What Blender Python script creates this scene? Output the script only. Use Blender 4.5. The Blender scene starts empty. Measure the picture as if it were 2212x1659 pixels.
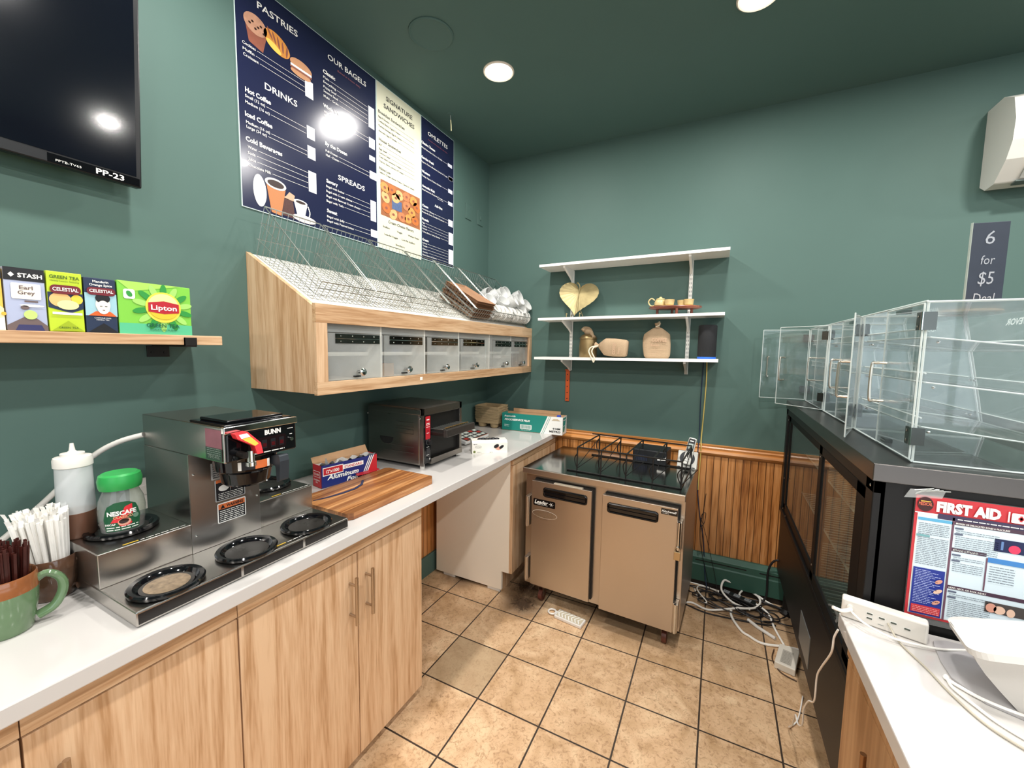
import bpy, bmesh, math, random
from mathutils import Matrix, Vector
random.seed(7)
S = bpy.context.scene
COL = S.collection
pi = math.pi

# ---------------------------------------------------------------- camera
cam_data = bpy.data.cameras.new('camera')
cam = bpy.data.objects.new('camera', cam_data)
COL.objects.link(cam)
YAW, PITCH, ROLL = math.radians(26.6576), math.radians(5.0758), math.radians(0.9442)
fw = Vector((-math.sin(YAW)*math.cos(PITCH), math.cos(YAW)*math.cos(PITCH), -math.sin(PITCH)))
rt0 = Vector((math.cos(YAW), math.sin(YAW), 0)); up0 = rt0.cross(fw)
rt = math.cos(ROLL)*rt0 + math.sin(ROLL)*up0
up = -math.sin(ROLL)*rt0 + math.cos(ROLL)*up0
mw = Matrix((rt, up, -fw)).transposed().to_4x4()
mw.translation = Vector((1.6859, -2.9010, 1.5255))
cam.matrix_world = mw
cam_data.sensor_width = 36; cam_data.lens = 886.12/2212*36
cam_data.clip_start = .02
S.camera = cam

# ---------------------------------------------------------------- world, daylight, exposure
w = bpy.data.worlds.new('world'); S.world = w; w.use_nodes = True
w.node_tree.nodes['Background'].inputs[0].default_value = (.75, .88, 1, 1)
w.node_tree.nodes['Background'].inputs[1].default_value = .6
S.view_settings.view_transform = 'Standard'; S.view_settings.look = 'None'
S.view_settings.gamma = 1; S.view_settings.use_curve_mapping = False
S.view_settings.exposure = 0.0
S.cycles.max_bounces = 10; S.cycles.diffuse_bounces = 4; S.cycles.glossy_bounces = 5
S.cycles.transparent_max_bounces = 40; S.cycles.transmission_bounces = 6
S.cycles.sample_clamp_indirect = 6; S.cycles.caustics_reflective = False; S.cycles.caustics_refractive = False
H = 2.945
LAMP_W = 17.5
def area(name, loc, rot, sx, sy, power, col, shape='RECTANGLE', spread=180):
    d = bpy.data.lights.new(name, 'AREA'); d.shape = shape; d.size = sx
    if shape in ('RECTANGLE', 'ELLIPSE'): d.size_y = sy
    d.energy = power; d.color = col; d.spread = math.radians(spread)
    o = bpy.data.objects.new(name, d); COL.objects.link(o); o.location = loc; o.rotation_euler = rot
    return o
# daylight coming through the shop windows on the right-hand and front walls
area('daylight', (6.3, -3.2, 1.6), (0, math.radians(90), 0), 1.8, 3.4, 45, (.82, .91, 1))
area('daylight', (3.4, -6.5, 1.6), (math.radians(90), 0, 0), 3.6, 1.9, 45, (.85, .93, 1))

# ---------------------------------------------------------------- materials
def lin(c):
    if isinstance(c, str): c = [int(c[i:i+2], 16) for i in (0, 2, 4)]
    return tuple((x/255/12.92 if x/255 <= .04045 else ((x/255+.055)/1.055)**2.4) for x in c) + (1,)
_m = {}
def mat(name, col, rough=.5, metal=0, spec=.5, var=.06, vs=9, bump=0, bs=60, emit=0, alpha=1, coat=0, stretch=(1,1,1), trans=0, ior=1.45, rvar=0):
    if name in _m: return _m[name]
    m = bpy.data.materials.new(name); m.use_nodes = True; _m[name] = m
    nt = m.node_tree; b = nt.nodes['Principled BSDF']; L = nt.links.new
    c = lin(col)
    b.inputs['Roughness'].default_value = rough; b.inputs['Metallic'].default_value = metal
    b.inputs['Specular IOR Level'].default_value = spec; b.inputs['Base Color'].default_value = c
    b.inputs['Coat Weight'].default_value = coat; b.inputs['Alpha'].default_value = alpha
    b.inputs['Transmission Weight'].default_value = trans; b.inputs['IOR'].default_value = ior
    if emit:
        b.inputs['Emission Color'].default_value = c; b.inputs['Emission Strength'].default_value = emit
    tc = nt.nodes.new('ShaderNodeTexCoord'); mp = nt.nodes.new('ShaderNodeMapping')
    mp.inputs['Scale'].default_value = stretch; L(tc.outputs['Object'], mp.inputs['Vector'])
    n = nt.nodes.new('ShaderNodeTexNoise'); n.inputs['Scale'].default_value = vs; n.inputs['Detail'].default_value = 4
    L(mp.outputs[0], n.inputs['Vector'])
    r = nt.nodes.new('ShaderNodeMix'); r.data_type = 'RGBA'
    r.inputs[6].default_value = tuple(x*(1-var) for x in c[:3])+(1,); r.inputs[7].default_value = tuple(min(1, x*(1+var)) for x in c[:3])+(1,)
    L(n.outputs['Fac'], r.inputs[0]); L(r.outputs[2], b.inputs['Base Color'])
    if rvar:
        mr = nt.nodes.new('ShaderNodeMapRange'); mr.inputs[3].default_value = rough-rvar; mr.inputs[4].default_value = rough+rvar
        L(n.outputs['Fac'], mr.inputs[0]); L(mr.outputs[0], b.inputs['Roughness'])
    if bump:
        n2 = nt.nodes.new('ShaderNodeTexNoise'); n2.inputs['Scale'].default_value = bs; L(mp.outputs[0], n2.inputs['Vector'])
        bm_ = nt.nodes.new('ShaderNodeBump'); bm_.inputs['Strength'].default_value = bump; bm_.inputs['Distance'].default_value = .002
        L(n2.outputs['Fac'], bm_.inputs['Height']); L(bm_.outputs[0], b.inputs['Normal'])
    return m
def wood(name, c1, c2, axis='z', rough=.45, scale=1, dark=None, coat=0, grooves=0, cont=1.0, bands=()):
    if name in _m: return _m[name]
    m = bpy.data.materials.new(name); m.use_nodes = True; _m[name] = m
    nt = m.node_tree; b = nt.nodes['Principled BSDF']; L = nt.links.new
    tc = nt.nodes.new('ShaderNodeTexCoord'); mp = nt.nodes.new('ShaderNodeMapping')
    k = {'x': (.5, 9, 9), 'y': (9, .5, 9), 'z': (9, 9, .5)}[axis]
    mp.inputs['Scale'].default_value = tuple(q*scale for q in k); L(tc.outputs['Object'], mp.inputs['Vector'])
    n = nt.nodes.new('ShaderNodeTexNoise'); n.inputs['Scale'].default_value = 1.1; n.inputs['Detail'].default_value = 3; n.inputs['Distortion'].default_value = .8
    L(mp.outputs[0], n.inputs['Vector'])
    n2 = nt.nodes.new('ShaderNodeTexNoise'); n2.inputs['Scale'].default_value = 7; n2.inputs['Detail'].default_value = 6
    L(mp.outputs[0], n2.inputs['Vector'])
    a = nt.nodes.new('ShaderNodeMath'); a.operation = 'ADD'
    h = nt.nodes.new('ShaderNodeMath'); h.operation = 'MULTIPLY'; h.inputs[1].default_value = .55
    L(n2.outputs['Fac'], h.inputs[0]); L(n.outputs['Fac'], a.inputs[0]); L(h.outputs[0], a.inputs[1])
    cr = nt.nodes.new('ShaderNodeValToRGB'); e = cr.color_ramp.elements
    e[0].position = .77-.2*cont; e[0].color = lin(dark or c2); e[1].position = .77+.16*cont; e[1].color = lin(c1)
    q = e.new(.74); q.color = lin(c2)
    L(a.outputs[0], cr.inputs[0]); out = cr.outputs[0]
    if bands:   # glued strips of darker wood, by position across the board
        sb = nt.nodes.new('ShaderNodeSeparateXYZ'); L(tc.outputs['Object'], sb.inputs[0])
        for (x0, cb), (x1, _) in zip(bands[::2], bands[1::2]+((9, 0),)):
            g = nt.nodes.new('ShaderNodeMath'); g.operation = 'COMPARE'; g.inputs[1].default_value = (x0+min(x1, x0+.035))/2; g.inputs[2].default_value = (min(x1, x0+.035)-x0)/2
            L(sb.outputs[0], g.inputs[0]); k_ = nt.nodes.new('ShaderNodeMath'); k_.operation = 'MULTIPLY'; k_.inputs[1].default_value = .6; L(g.outputs[0], k_.inputs[0])
            mb = nt.nodes.new('ShaderNodeMix'); mb.data_type = 'RGBA'; L(k_.outputs[0], mb.inputs[0]); L(out, mb.inputs[6]); mb.inputs[7].default_value = lin(cb); out = mb.outputs[2]
    if grooves:
        sx = nt.nodes.new('ShaderNodeSeparateXYZ'); L(tc.outputs['Object'], sx.inputs[0])
        sm = nt.nodes.new('ShaderNodeMath'); sm.operation = 'ADD'; L(sx.outputs[0], sm.inputs[0]); L(sx.outputs[1], sm.inputs[1])
        md = nt.nodes.new('ShaderNodeMath'); md.operation = 'PINGPONG'; md.inputs[1].default_value = grooves/2; L(sm.outputs[0], md.inputs[0])
        lt = nt.nodes.new('ShaderNodeMath'); lt.operation = 'LESS_THAN'; lt.inputs[1].default_value = .0022; L(md.outputs[0], lt.inputs[0])
        mx = nt.nodes.new('ShaderNodeMix'); mx.data_type = 'RGBA'; L(lt.outputs[0], mx.inputs[0]); L(out, mx.inputs[6]); mx.inputs[7].default_value = lin('5c3008')
        out = mx.outputs[2]
    L(out, b.inputs['Base Color'])
    b.inputs['Roughness'].default_value = rough; b.inputs['Coat Weight'].default_value = coat
    bm_ = nt.nodes.new('ShaderNodeBump'); bm_.inputs['Strength'].default_value = .12; bm_.inputs['Distance'].default_value = .001
    L(a.outputs[0], bm_.inputs['Height']); L(bm_.outputs[0], b.inputs['Normal'])
    return m
def clear(name, tint='ffffff', op=.06, rough=.02, haze=0.0):
    """thin clear plastic: mostly see-through, fresnel gloss, a little milky scatter"""
    if name in _m: return _m[name]
    m = bpy.data.materials.new(name); m.use_nodes = True; _m[name] = m
    nt = m.node_tree; L = nt.links.new; nt.nodes.remove(nt.nodes['Principled BSDF'])
    out = nt.nodes['Material Output']
    tr = nt.nodes.new('ShaderNodeBsdfTransparent'); tr.inputs[0].default_value = lin(tint)
    gl = nt.nodes.new('ShaderNodeBsdfGlossy'); gl.inputs['Roughness'].default_value = rough
    df = nt.nodes.new('ShaderNodeBsdfDiffuse'); df.inputs[0].default_value = (.9, .93, .92, 1)
    fr = nt.nodes.new('ShaderNodeFresnel'); ge = nt.nodes.new('ShaderNodeNewGeometry'); io = nt.nodes.new('ShaderNodeMapRange'); io.inputs[3].default_value = 1.45; io.inputs[4].default_value = 1/1.45
    L(ge.outputs['Backfacing'], io.inputs[0]); L(io.outputs[0], fr.inputs[0])
    nz = nt.nodes.new('ShaderNodeTexNoise'); nz.inputs['Scale'].default_value = 14; nz.inputs['Detail'].default_value = 3
    tc = nt.nodes.new('ShaderNodeTexCoord'); L(tc.outputs['Object'], nz.inputs['Vector'])
    ml = nt.nodes.new('ShaderNodeMath'); ml.operation = 'MULTIPLY_ADD'; ml.inputs[1].default_value = haze; ml.inputs[2].default_value = op
    L(nz.outputs['Fac'], ml.inputs[0])
    m1 = nt.nodes.new('ShaderNodeMixShader'); L(ml.outputs[0], m1.inputs[0]); L(tr.outputs[0], m1.inputs[1]); L(df.outputs[0], m1.inputs[2])
    m2 = nt.nodes.new('ShaderNodeMixShader'); L(fr.outputs[0], m2.inputs[0]); L(m1.outputs[0], m2.inputs[1]); L(gl.outputs[0], m2.inputs[2])
    L(m2.outputs[0], out.inputs[0])
    return m

# ---------------------------------------------------------------- mesh builder
class M:
    def __init__(s, T=None): s.v = []; s.f = []; s.m = []; s.s = []; s.mats = []; s.T = T or Matrix.Identity(4)
    def mi(s, m):
        if m not in s.mats: s.mats.append(m)
        return s.mats.index(m)
    def add(s, vs, fs, m, smooth=False):
        o = len(s.v); s.v += [s.T @ Vector(p) for p in vs]; k = s.mi(m)
        for f in fs: s.f.append(tuple(i+o for i in f)); s.m.append(k); s.s.append(smooth)
        return s
    def box(s, x0, x1, y0, y1, z0, z1, m):
        return s.add([(x, y, z) for z in (z0, z1) for y in (y0, y1) for x in (x0, x1)],
                     [(0,2,3,1),(4,5,7,6),(0,1,5,4),(2,6,7,3),(0,4,6,2),(1,3,7,5)], m)
    def prism(s, poly, axis, a, b, m, smooth=False):
        """poly: 2-D points in the plane across the axis (x: (y,z); y: (x,z); z: (x,y))"""
        def P(q, t): return {'x': (t, q[0], q[1]), 'y': (q[0], t, q[1]), 'z': (q[0], q[1], t)}[axis]
        n = len(poly); vs = [P(q, a) for q in poly]+[P(q, b) for q in poly]
        s.add(vs, [tuple(range(n))[::-1], tuple(range(n, 2*n))], m)
        return s.add(vs, [(i, (i+1) % n, (i+1) % n+n, i+n) for i in range(n)], m, smooth)
    def cyl(s, p0, p1, r0, m, r1=None, n=20, cap=True):
        p0 = Vector(p0); p1 = Vector(p1); r1 = r0 if r1 is None else r1; d = (p1-p0).normalized()
        a = d.orthogonal().normalized(); b = d.cross(a)
        vs = []
        for p, r in ((p0, r0), (p1, r1)): vs += [tuple(p+a*r*math.cos(2*pi*i/n)+b*r*math.sin(2*pi*i/n)) for i in range(n)]
        s.add(vs, [(i, (i+1) % n, (i+1) % n+n, i+n) for i in range(n)], m, n > 6)
        if cap: s.add(vs, [tuple(range(n))[::-1], tuple(range(n, 2*n))], m)
        return s
    def tube(s, pts, r, m, n=8, closed=False, flat=1):
        pts = [Vector(p) for p in pts]; N = len(pts); vs = []; prev = None
        for i, p in enumerate(pts):
            q0 = pts[i-1] if (i or closed) else p; q1 = pts[(i+1) % N] if (i < N-1 or closed) else p
            d = (q1-q0).normalized()
            a = d.orthogonal().normalized() if prev is None else (prev-d*prev.dot(d)).normalized()
            prev = a; b = d.cross(a)
            vs += [tuple(p+a*r*math.cos(2*pi*k/n+pi/4)+b*r*flat*math.sin(2*pi*k/n+pi/4)) for k in range(n)]
        fs = [(i*n+k, i*n+(k+1) % n, ((i+1) % N)*n+(k+1) % n, ((i+1) % N)*n+k) for i in range(N if closed else N-1) for k in range(n)]
        s.add(vs, fs, m, n > 4)
        if not closed: s.add(vs, [tuple(range(n))[::-1], tuple(range((N-1)*n, N*n))], m)
        return s
    def lathe(s, prof, c, m, n=28, sx=1, sy=1, axis='z'):
        vs = []
        for r, z in prof:
            for i in range(n):
                x, y = r*sx*math.cos(2*pi*i/n), r*sy*math.sin(2*pi*i/n)
                q = (x, y, z) if axis == 'z' else ((z, x, y) if axis == 'x' else (x, z, y))
                vs.append((c[0]+q[0], c[1]+q[1], c[2]+q[2]))
        fs = [(j*n+i, j*n+(i+1) % n, (j+1)*n+(i+1) % n, (j+1)*n+i) for j in range(len(prof)-1) for i in range(n)]
        return s.add(vs, fs, m, True)
    def ell(s, c, r, m, n=16, k=10):
        vs = [(c[0]+r[0]*math.sin(pi*j/k)*math.cos(2*pi*i/n), c[1]+r[1]*math.sin(pi*j/k)*math.sin(2*pi*i/n), c[2]+r[2]*math.cos(pi*j/k)) for j in range(k+1) for i in range(n)]
        return s.add(vs, [(j*n+i, j*n+(i+1) % n, (j+1)*n+(i+1) % n, (j+1)*n+i) for j in range(k) for i in range(n)], m, True)
    # flat print: u right, v up, layer lifts it off the surface
    def R(s, u0, v0, u1, v1, m, k=1): return s.add([(u0, v0, k*LIFT), (u1, v0, k*LIFT), (u1, v1, k*LIFT), (u0, v1, k*LIFT)], [(0,1,2,3)], m)
    def P(s, pts, m, k=1): return s.add([(a, b, k*LIFT) for a, b in pts], [tuple(range(len(pts)))], m)
    def E(s, c, a, b, m, k=1, rot=0, n=28, t0=0, t1=2*pi):
        q = []
        for i in range(n):
            t = t0+(t1-t0)*i/(n if t1-t0 > 6.28 else n-1); x, y = a*math.cos(t), b*math.sin(t)
            q.append((c[0]+x*math.cos(rot)-y*math.sin(rot), c[1]+x*math.sin(rot)+y*math.cos(rot)))
        return s.P(q, m, k)
    def RR(s, u0, v0, u1, v1, r, m, k=1):
        q = []
        for cx, cy, t in ((u1-r, v1-r, 0), (u0+r, v1-r, 1), (u0+r, v0+r, 2), (u1-r, v0+r, 3)):
            q += [(cx+r*math.cos(pi/2*(t+j/4)), cy+r*math.sin(pi/2*(t+j/4))) for j in range(5)]
        return s.P(q, m, k)
    def text(s, st, u0, v0, m, w=None, h=.02, k=2, al='L', bold=0, shear=0):
        """h: capital height; w: fit to this width; al: L/C/R"""
        V, F, x0, x1 = glyphs(st, bold, shear)
        if not V: return s
        sy = h/.73; sx = sy if w is None else w/max(x1-x0, 1e-4)
        W_ = (x1-x0)*sx; off = {'L': 0, 'C': -W_/2, 'R': -W_}[al]
        return s.add([(u0+off+(x-x0)*sx, v0+y*sy, k*LIFT) for x, y in V], F, m)
    def greek(s, u0, u1, v, h, m, k=2, seed=0):
        """a line of unreadably small print as short word strokes"""
        r = random.Random(seed+int(u0*1e4)+int(v*1e4)); x = u0
        while x < u1:
            l = min(h*r.uniform(1.5, 5), u1-x); s.R(x, v, x+l, v+h*.55, m, k); x += l+h*.6
        return s
    def build(s, name, parent=None, bevel=0, seg=2, sharp=35, hollow=False):
        me = bpy.data.meshes.new(name)
        org = Vector((0, 0, 0)) if parent is None else WL[parent.name]
        me.from_pydata([tuple(v-org) for v in s.v], [], s.f)
        for q in s.mats: me.materials.append(q)
        me.polygons.foreach_set('material_index', s.m); me.polygons.foreach_set('use_smooth', s.s)
        me.update()
        if any(s.s): me.set_sharp_from_angle(angle=math.radians(sharp))
        o = bpy.data.objects.new(name, me); COL.objects.link(o)
        WL[o.name] = org
        if parent is not None: o.parent = parent
        if bevel:
            b = o.modifiers.new('bevel', 'BEVEL'); b.width = bevel; b.segments = seg; b.limit_method = 'ANGLE'; b.angle_limit = math.radians(40)
        return o
LIFT = .0006
WL = {}
_gc = {}
def glyphs(st, bold, shear):
    key = (st, bold, shear)
    if key in _gc: return _gc[key]
    cu = bpy.data.curves.new('t', 'FONT'); cu.body = st; cu.size = 1; cu.resolution_u = 2; cu.offset = bold; cu.shear = shear
    o = bpy.data.objects.new('t', cu); me = o.to_mesh()
    V = [(v.co.x, v.co.y) for v in me.vertices]; F = [tuple(p.vertices) for p in me.polygons]
    o.to_mesh_clear(); bpy.data.objects.remove(o); bpy.data.curves.remove(cu)
    x0 = min((v[0] for v in V), default=0); x1 = max((v[0] for v in V), default=0)
    _gc[key] = (V, F, x0, x1); return _gc[key]
def tag(o, label, cat, group=None, kind=None):
    o['label'] = label; o['category'] = cat
    if group: o['group'] = group
    if kind: o['kind'] = kind
    return o
def thing(name, loc, label, cat, group=None):
    o = bpy.data.objects.new(name, None); COL.objects.link(o); o.location = loc; o.empty_display_size = .05
    WL[o.name] = Vector(loc); return tag(o, label, cat, group)
def struct(name, b, bevel=0):
    o = b.build(name, bevel=bevel); o['kind'] = 'structure'; return o
def dup(o, d, label=None, parent=None):
    """copy a thing with its parts and their sub-parts, moved by d"""
    kids = [c for c in COL.objects if c.parent == o]
    c = o.copy(); COL.objects.link(c)
    if parent is None: c.location = o.location+Vector(d)
    else: c.parent = parent
    WL[c.name] = WL[o.name]+(Vector(d) if parent is None else Vector((0, 0, 0)))
    if label: c['label'] = label
    for k in kids: dup(k, d, None, c)
    return c
def frame(o, u, v):
    """matrix for flat print: origin o, axes u and v, layers lift along u x v"""
    u = Vector(u).normalized(); v = Vector(v).normalized(); n = u.cross(v)
    m = Matrix((u, v, n)).transposed().to_4x4(); m.translation = Vector(o); return m
def rotz(loc, a): return Matrix.Translation(loc) @ Matrix.Rotation(a, 4, 'Z')
def smooth_path(pts, n=6, closed=False):
    """Catmull-Rom through the points"""
    P = [Vector(p) for p in pts]; out = []; N = len(P)
    for i in range(N if closed else N-1):
        a, b, c, d = (P[(i-1) % N] if (closed or i) else P[i], P[i], P[(i+1) % N], P[(i+2) % N] if (closed or i < N-2) else P[(i+1) % N])
        for j in range(n):
            t = j/n
            out.append(.5*((2*b)+(-a+c)*t+(2*a-5*b+4*c-d)*t*t+(-a+3*b-3*c+d)*t**3))
    if not closed: out.append(P[-1])
    return out
# ---------------------------------------------------------------- shared materials
PAINT = '516a63'
wallp = mat('green wall paint', PAINT, .58, var=.05, vs=3, bump=.12, bs=25, spec=.3)
ceilp = mat('green ceiling paint', '4f6a65', .65, var=.05, vs=3, bump=.1, bs=25, spec=.3)
oak = wood('light oak laminate', 'dab894', 'cba580', 'z', .42, dark='b38a62', scale=3.2)
oakh = wood('light oak laminate across', 'd6b48f', 'c6a07a', 'y', .42, dark='ae855e', scale=3.2)
wains = wood('stained oak wainscot', 'd2935a', 'bb7a40', 'z', .3, dark='8a5022', coat=.3, grooves=.041, scale=2.4)
rail_m = wood('stained oak rail', 'cf8e50', 'b57438', 'x', .28, dark='8a5224', coat=.3)
quartz = mat('white quartz', 'c9c5c1', .12, var=.02, vs=5, spec=.6)
steel = mat('brushed steel', 'bdb9b4', .25, metal=1, var=.03, vs=4, rvar=.03)
steel2 = mat('satin steel', 'b5a898', .34, metal=1, var=.05, vs=20, stretch=(12, 1, 1), rvar=.05)
chrome = mat('chrome', 'd8d8d6', .09, metal=1, var=.02)
nickel = mat('brushed nickel', 'b7a999', .26, metal=1, var=.03)
blk = mat('black plastic', '17181a', .32, var=.1)
blkg = mat('glossy black', '0b0c0f', .08, var=.1, spec=.6)
blkm = mat('black powder coat', '1b1715', .35, var=.1)
whl = mat('white laminate', 'e9e5dc', .4, var=.02)
whp = mat('white plastic', 'dcd8d1', .3, var=.02)
whw = mat('white shelf lacquer', 'f1efe9', .35, var=.02)
rub = mat('black rubber', '141414', .6, var=.1)
white = mat('white print', 'f2f0ea', .45, var=.01)
black = mat('black print', '15161b', .45, var=.02)
card = mat('brown cardboard', 'a98562', .8, var=.08, vs=30)
foam = mat('white foam', 'ecebe6', .6, var=.03, bump=.2)
wirem = mat('zinc wire', 'a9aca6', .3, metal=.85, var=.05)
clearp = clear('clear acrylic', 'feffff', .004, .03, .02)
trayp = clear('scuffed clear acrylic', 'fdfefe', .02, .06, .1)
cleare = mat('acrylic sheet edge', 'dfe8e5', .2, var=.02, alpha=.75, spec=.8)
milky = clear('milky acrylic', 'fbfcfb', .1, .08, .12)

# ---------------------------------------------------------------- the room
RX, RY = 6.1, -6.3
fl = bpy.data.materials.new('stone look floor tile'); fl.use_nodes = True
nt = fl.node_tree; b = nt.nodes['Principled BSDF']; L = nt.links.new
tc = nt.nodes.new('ShaderNodeTexCoord'); mp = nt.nodes.new('ShaderNodeMapping')
TS, TX, TY = .2885, .5392, -1.1866
mp.inputs['Location'].default_value = (-TX+TS*20, -TY+TS*30, 0)
L(tc.outputs['Object'], mp.inputs[0])
br = nt.nodes.new('ShaderNodeTexBrick'); br.offset = 0; br.squash = 1
for k, v in (('Scale', 1), ('Mortar Size', .0036), ('Mortar Smooth', .1), ('Bias', 0), ('Brick Width', TS), ('Row Height', TS)): br.inputs[k].default_value = v
br.inputs['Color1'].default_value = (0, 0, 0, 1); br.inputs['Color2'].default_value = (1, 1, 1, 1)
L(mp.outputs[0], br.inputs['Vector'])
def noise(sc, det=5, dist=0, rough=.6):
    n = nt.nodes.new('ShaderNodeTexNoise'); n.inputs['Scale'].default_value = sc; n.inputs['Detail'].default_value = det
    n.inputs['Distortion'].default_value = dist; n.inputs['Roughness'].default_value = rough; L(tc.outputs['Object'], n.inputs['Vector']); return n
na, nb, nc = noise(5, 6, 1.5), noise(55, 8, 1.2, .75), noise(2.2, 3)
cr = nt.nodes.new('ShaderNodeValToRGB'); e = cr.color_ramp.elements
e[0].position = .32; e[0].color = lin('b8946c'); e[1].position = .7; e[1].color = lin('e6c7a0'); q = e.new(.52); q.color = lin('d4b08a')
L(na.outputs['Fac'], cr.inputs[0])
def mixc(fac, a, b_, blend='MIX'):
    x = nt.nodes.new('ShaderNodeMix'); x.data_type = 'RGBA'; x.blend_type = blend
    for sock, val in ((0, fac), (6, a), (7, b_)):
        if hasattr(val, 'links'): L(val, x.inputs[sock])
        else: x.inputs[sock].default_value = val
    return x.outputs[2]
def mth(op, a, b_=None, clamp=False):
    x = nt.nodes.new('ShaderNodeMath'); x.operation = op; x.use_clamp = clamp
    for i, val in enumerate((a, b_)):
        if val is None: continue
        if hasattr(val, 'links'): L(val, x.inputs[i])
        else: x.inputs[i].default_value = val
    return x.outputs[0]
pit = nt.nodes.new('ShaderNodeValToRGB'); pe = pit.color_ramp.elements; pe[0].position = .36; pe[0].color = (.38, .29, .21, 1); pe[1].position = .5; pe[1].color = (1, 1, 1, 1)
L(nb.outputs['Fac'], pit.inputs[0])
c = mixc(.7, cr.outputs[0], pit.outputs[0], 'MULTIPLY')
c = mixc(mth('MULTIPLY', br.outputs['Color'], .22), c, lin('b08e68'))
sx = nt.nodes.new('ShaderNodeSeparateXYZ'); L(tc.outputs['Object'], sx.inputs[0])
def band(o, lo, hi): return mth('MULTIPLY', mth('GREATER_THAN', o, lo), mth('LESS_THAN', o, hi))
grey = mth('MULTIPLY', band(sx.outputs[0], TX, TX+TS), band(sx.outputs[1], TY-TS, TY))
c = mixc(mth('MULTIPLY', grey, .6), c, lin('a08a6c'))
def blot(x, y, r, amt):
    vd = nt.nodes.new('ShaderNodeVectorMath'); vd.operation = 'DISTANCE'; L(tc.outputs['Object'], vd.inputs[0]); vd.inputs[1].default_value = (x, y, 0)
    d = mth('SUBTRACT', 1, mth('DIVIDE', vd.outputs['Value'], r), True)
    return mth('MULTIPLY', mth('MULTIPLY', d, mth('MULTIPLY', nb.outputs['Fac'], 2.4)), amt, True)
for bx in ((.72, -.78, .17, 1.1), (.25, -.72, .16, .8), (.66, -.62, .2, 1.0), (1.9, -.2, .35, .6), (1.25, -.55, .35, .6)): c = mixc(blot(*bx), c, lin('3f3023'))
c = mixc(br.outputs['Fac'], c, lin('382d24'))
L(c, b.inputs['Base Color']); b.inputs['Roughness'].default_value = .42
bp_ = nt.nodes.new('ShaderNodeBump'); bp_.inputs['Strength'].default_value = .45; bp_.inputs['Distance'].default_value = .004
L(mth('SUBTRACT', mth('MULTIPLY', nb.outputs['Fac'], .5), br.outputs['Fac']), bp_.inputs['Height']); L(bp_.outputs[0], b.inputs['Normal'])
struct('floor', M().box(-.15, RX+.15, RY-.15, .15, -.1, 0, fl))
struct('ceiling', M().box(-.15, RX+.15, RY-.15, .15, H, H+.1, ceilp))
struct('wall_left', M().box(-.12, 0, RY, .12, 0, H, wallp))
struct('wall_back', M().box(0, RX, 0, .12, 0, H, wallp))
# shop windows (behind and to the right of the camera)
bm = M()
for y0, y1, z0, z1 in ((RY, -5, 0, H), (-1.4, 0, 0, H), (-5, -1.4, 0, .8), (-5, -1.4, 2.5, H)): bm.box(RX, RX+.12, y0, y1, z0, z1, wallp)
struct('wall_right', bm)
bm = M()
for x0, x1, z0, z1 in ((-.12, 1.5, 0, H), (5.3, RX+.12, 0, H), (1.5, 5.3, 0, .7), (1.5, 5.3, 2.6, H)): bm.box(x0, x1, RY-.12, RY, z0, z1, wallp)
struct('wall_front', bm)
glassw = clear('window glass', 'ffffff', 0, .0)
alu = mat('dark window aluminium', '2b2d2e', .4, metal=.6)
bm = M().box(RX+.05, RX+.058, -5, -1.4, .8, 2.5, glassw)
for y in (-5, -3.8, -2.6, -1.44): bm.box(RX+.02, RX+.09, y, y+.04, .8, 2.5, alu)
for z in (.8, 2.46): bm.box(RX+.02, RX+.09, -5, -1.4, z, z+.04, alu)
struct('window_1', bm)
bm = M().box(1.5, 5.3, RY-.058, RY-.05, .7, 2.6, glassw)
for x in (1.5, 2.75, 4, 5.26): bm.box(x, x+.04, RY-.09, RY-.02, .7, 2.6, alu)
for z in (.7, 2.56): bm.box(1.5, 5.3, RY-.09, RY-.02, z, z+.04, alu)
struct('window_2', bm)
# wainscot, chair rail, skirting
WT = .925
struct('trim_1', M().box(.0, 3.4, -.012, 0, 0, WT-.03, wains))
struct('trim_2', M().box(0, .012, -3.3, -.012, 0, .86, wains))
prof = [(0, .853), (-.016, .853), (-.024, .862), (-.03, .874), (-.024, .888), (-.016, .893), (-.018, .905), (-.012, .912), (-.014, .922), (0, .926)]
struct('trim_3', M().prism(prof, 'x', .0, 3.4, rail_m))
struct('baseboard_left', M().box(.012, .03, -1.56, -.06, 0, .135, wallp), .004)
# baseboard heater
t = thing('baseboard_heater', (1.7, -.03, 0), 'long low green-painted baseboard heater under the wood panelling', 'heater')
hp = mat('green heater paint', '35594c', .4, var=.06)
M().prism([(-.013, .21), (-.03, .21), (-.062, .19), (-.062, .148), (-.066, .14), (-.066, .035), (-.013, .035)], 'x', .72, 2.6, hp).build('cover', t, .002)
bm = M()
for x in (.8, 1.25, 1.62, 1.98, 2.2): bm.box(x, x+.29, -.0632, -.03, .168, .174, rub)
bm.build('air_slot', t)
M().box(.74, 2.58, -.06, -.014, 0, .036, blkm).build('base', t)

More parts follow.
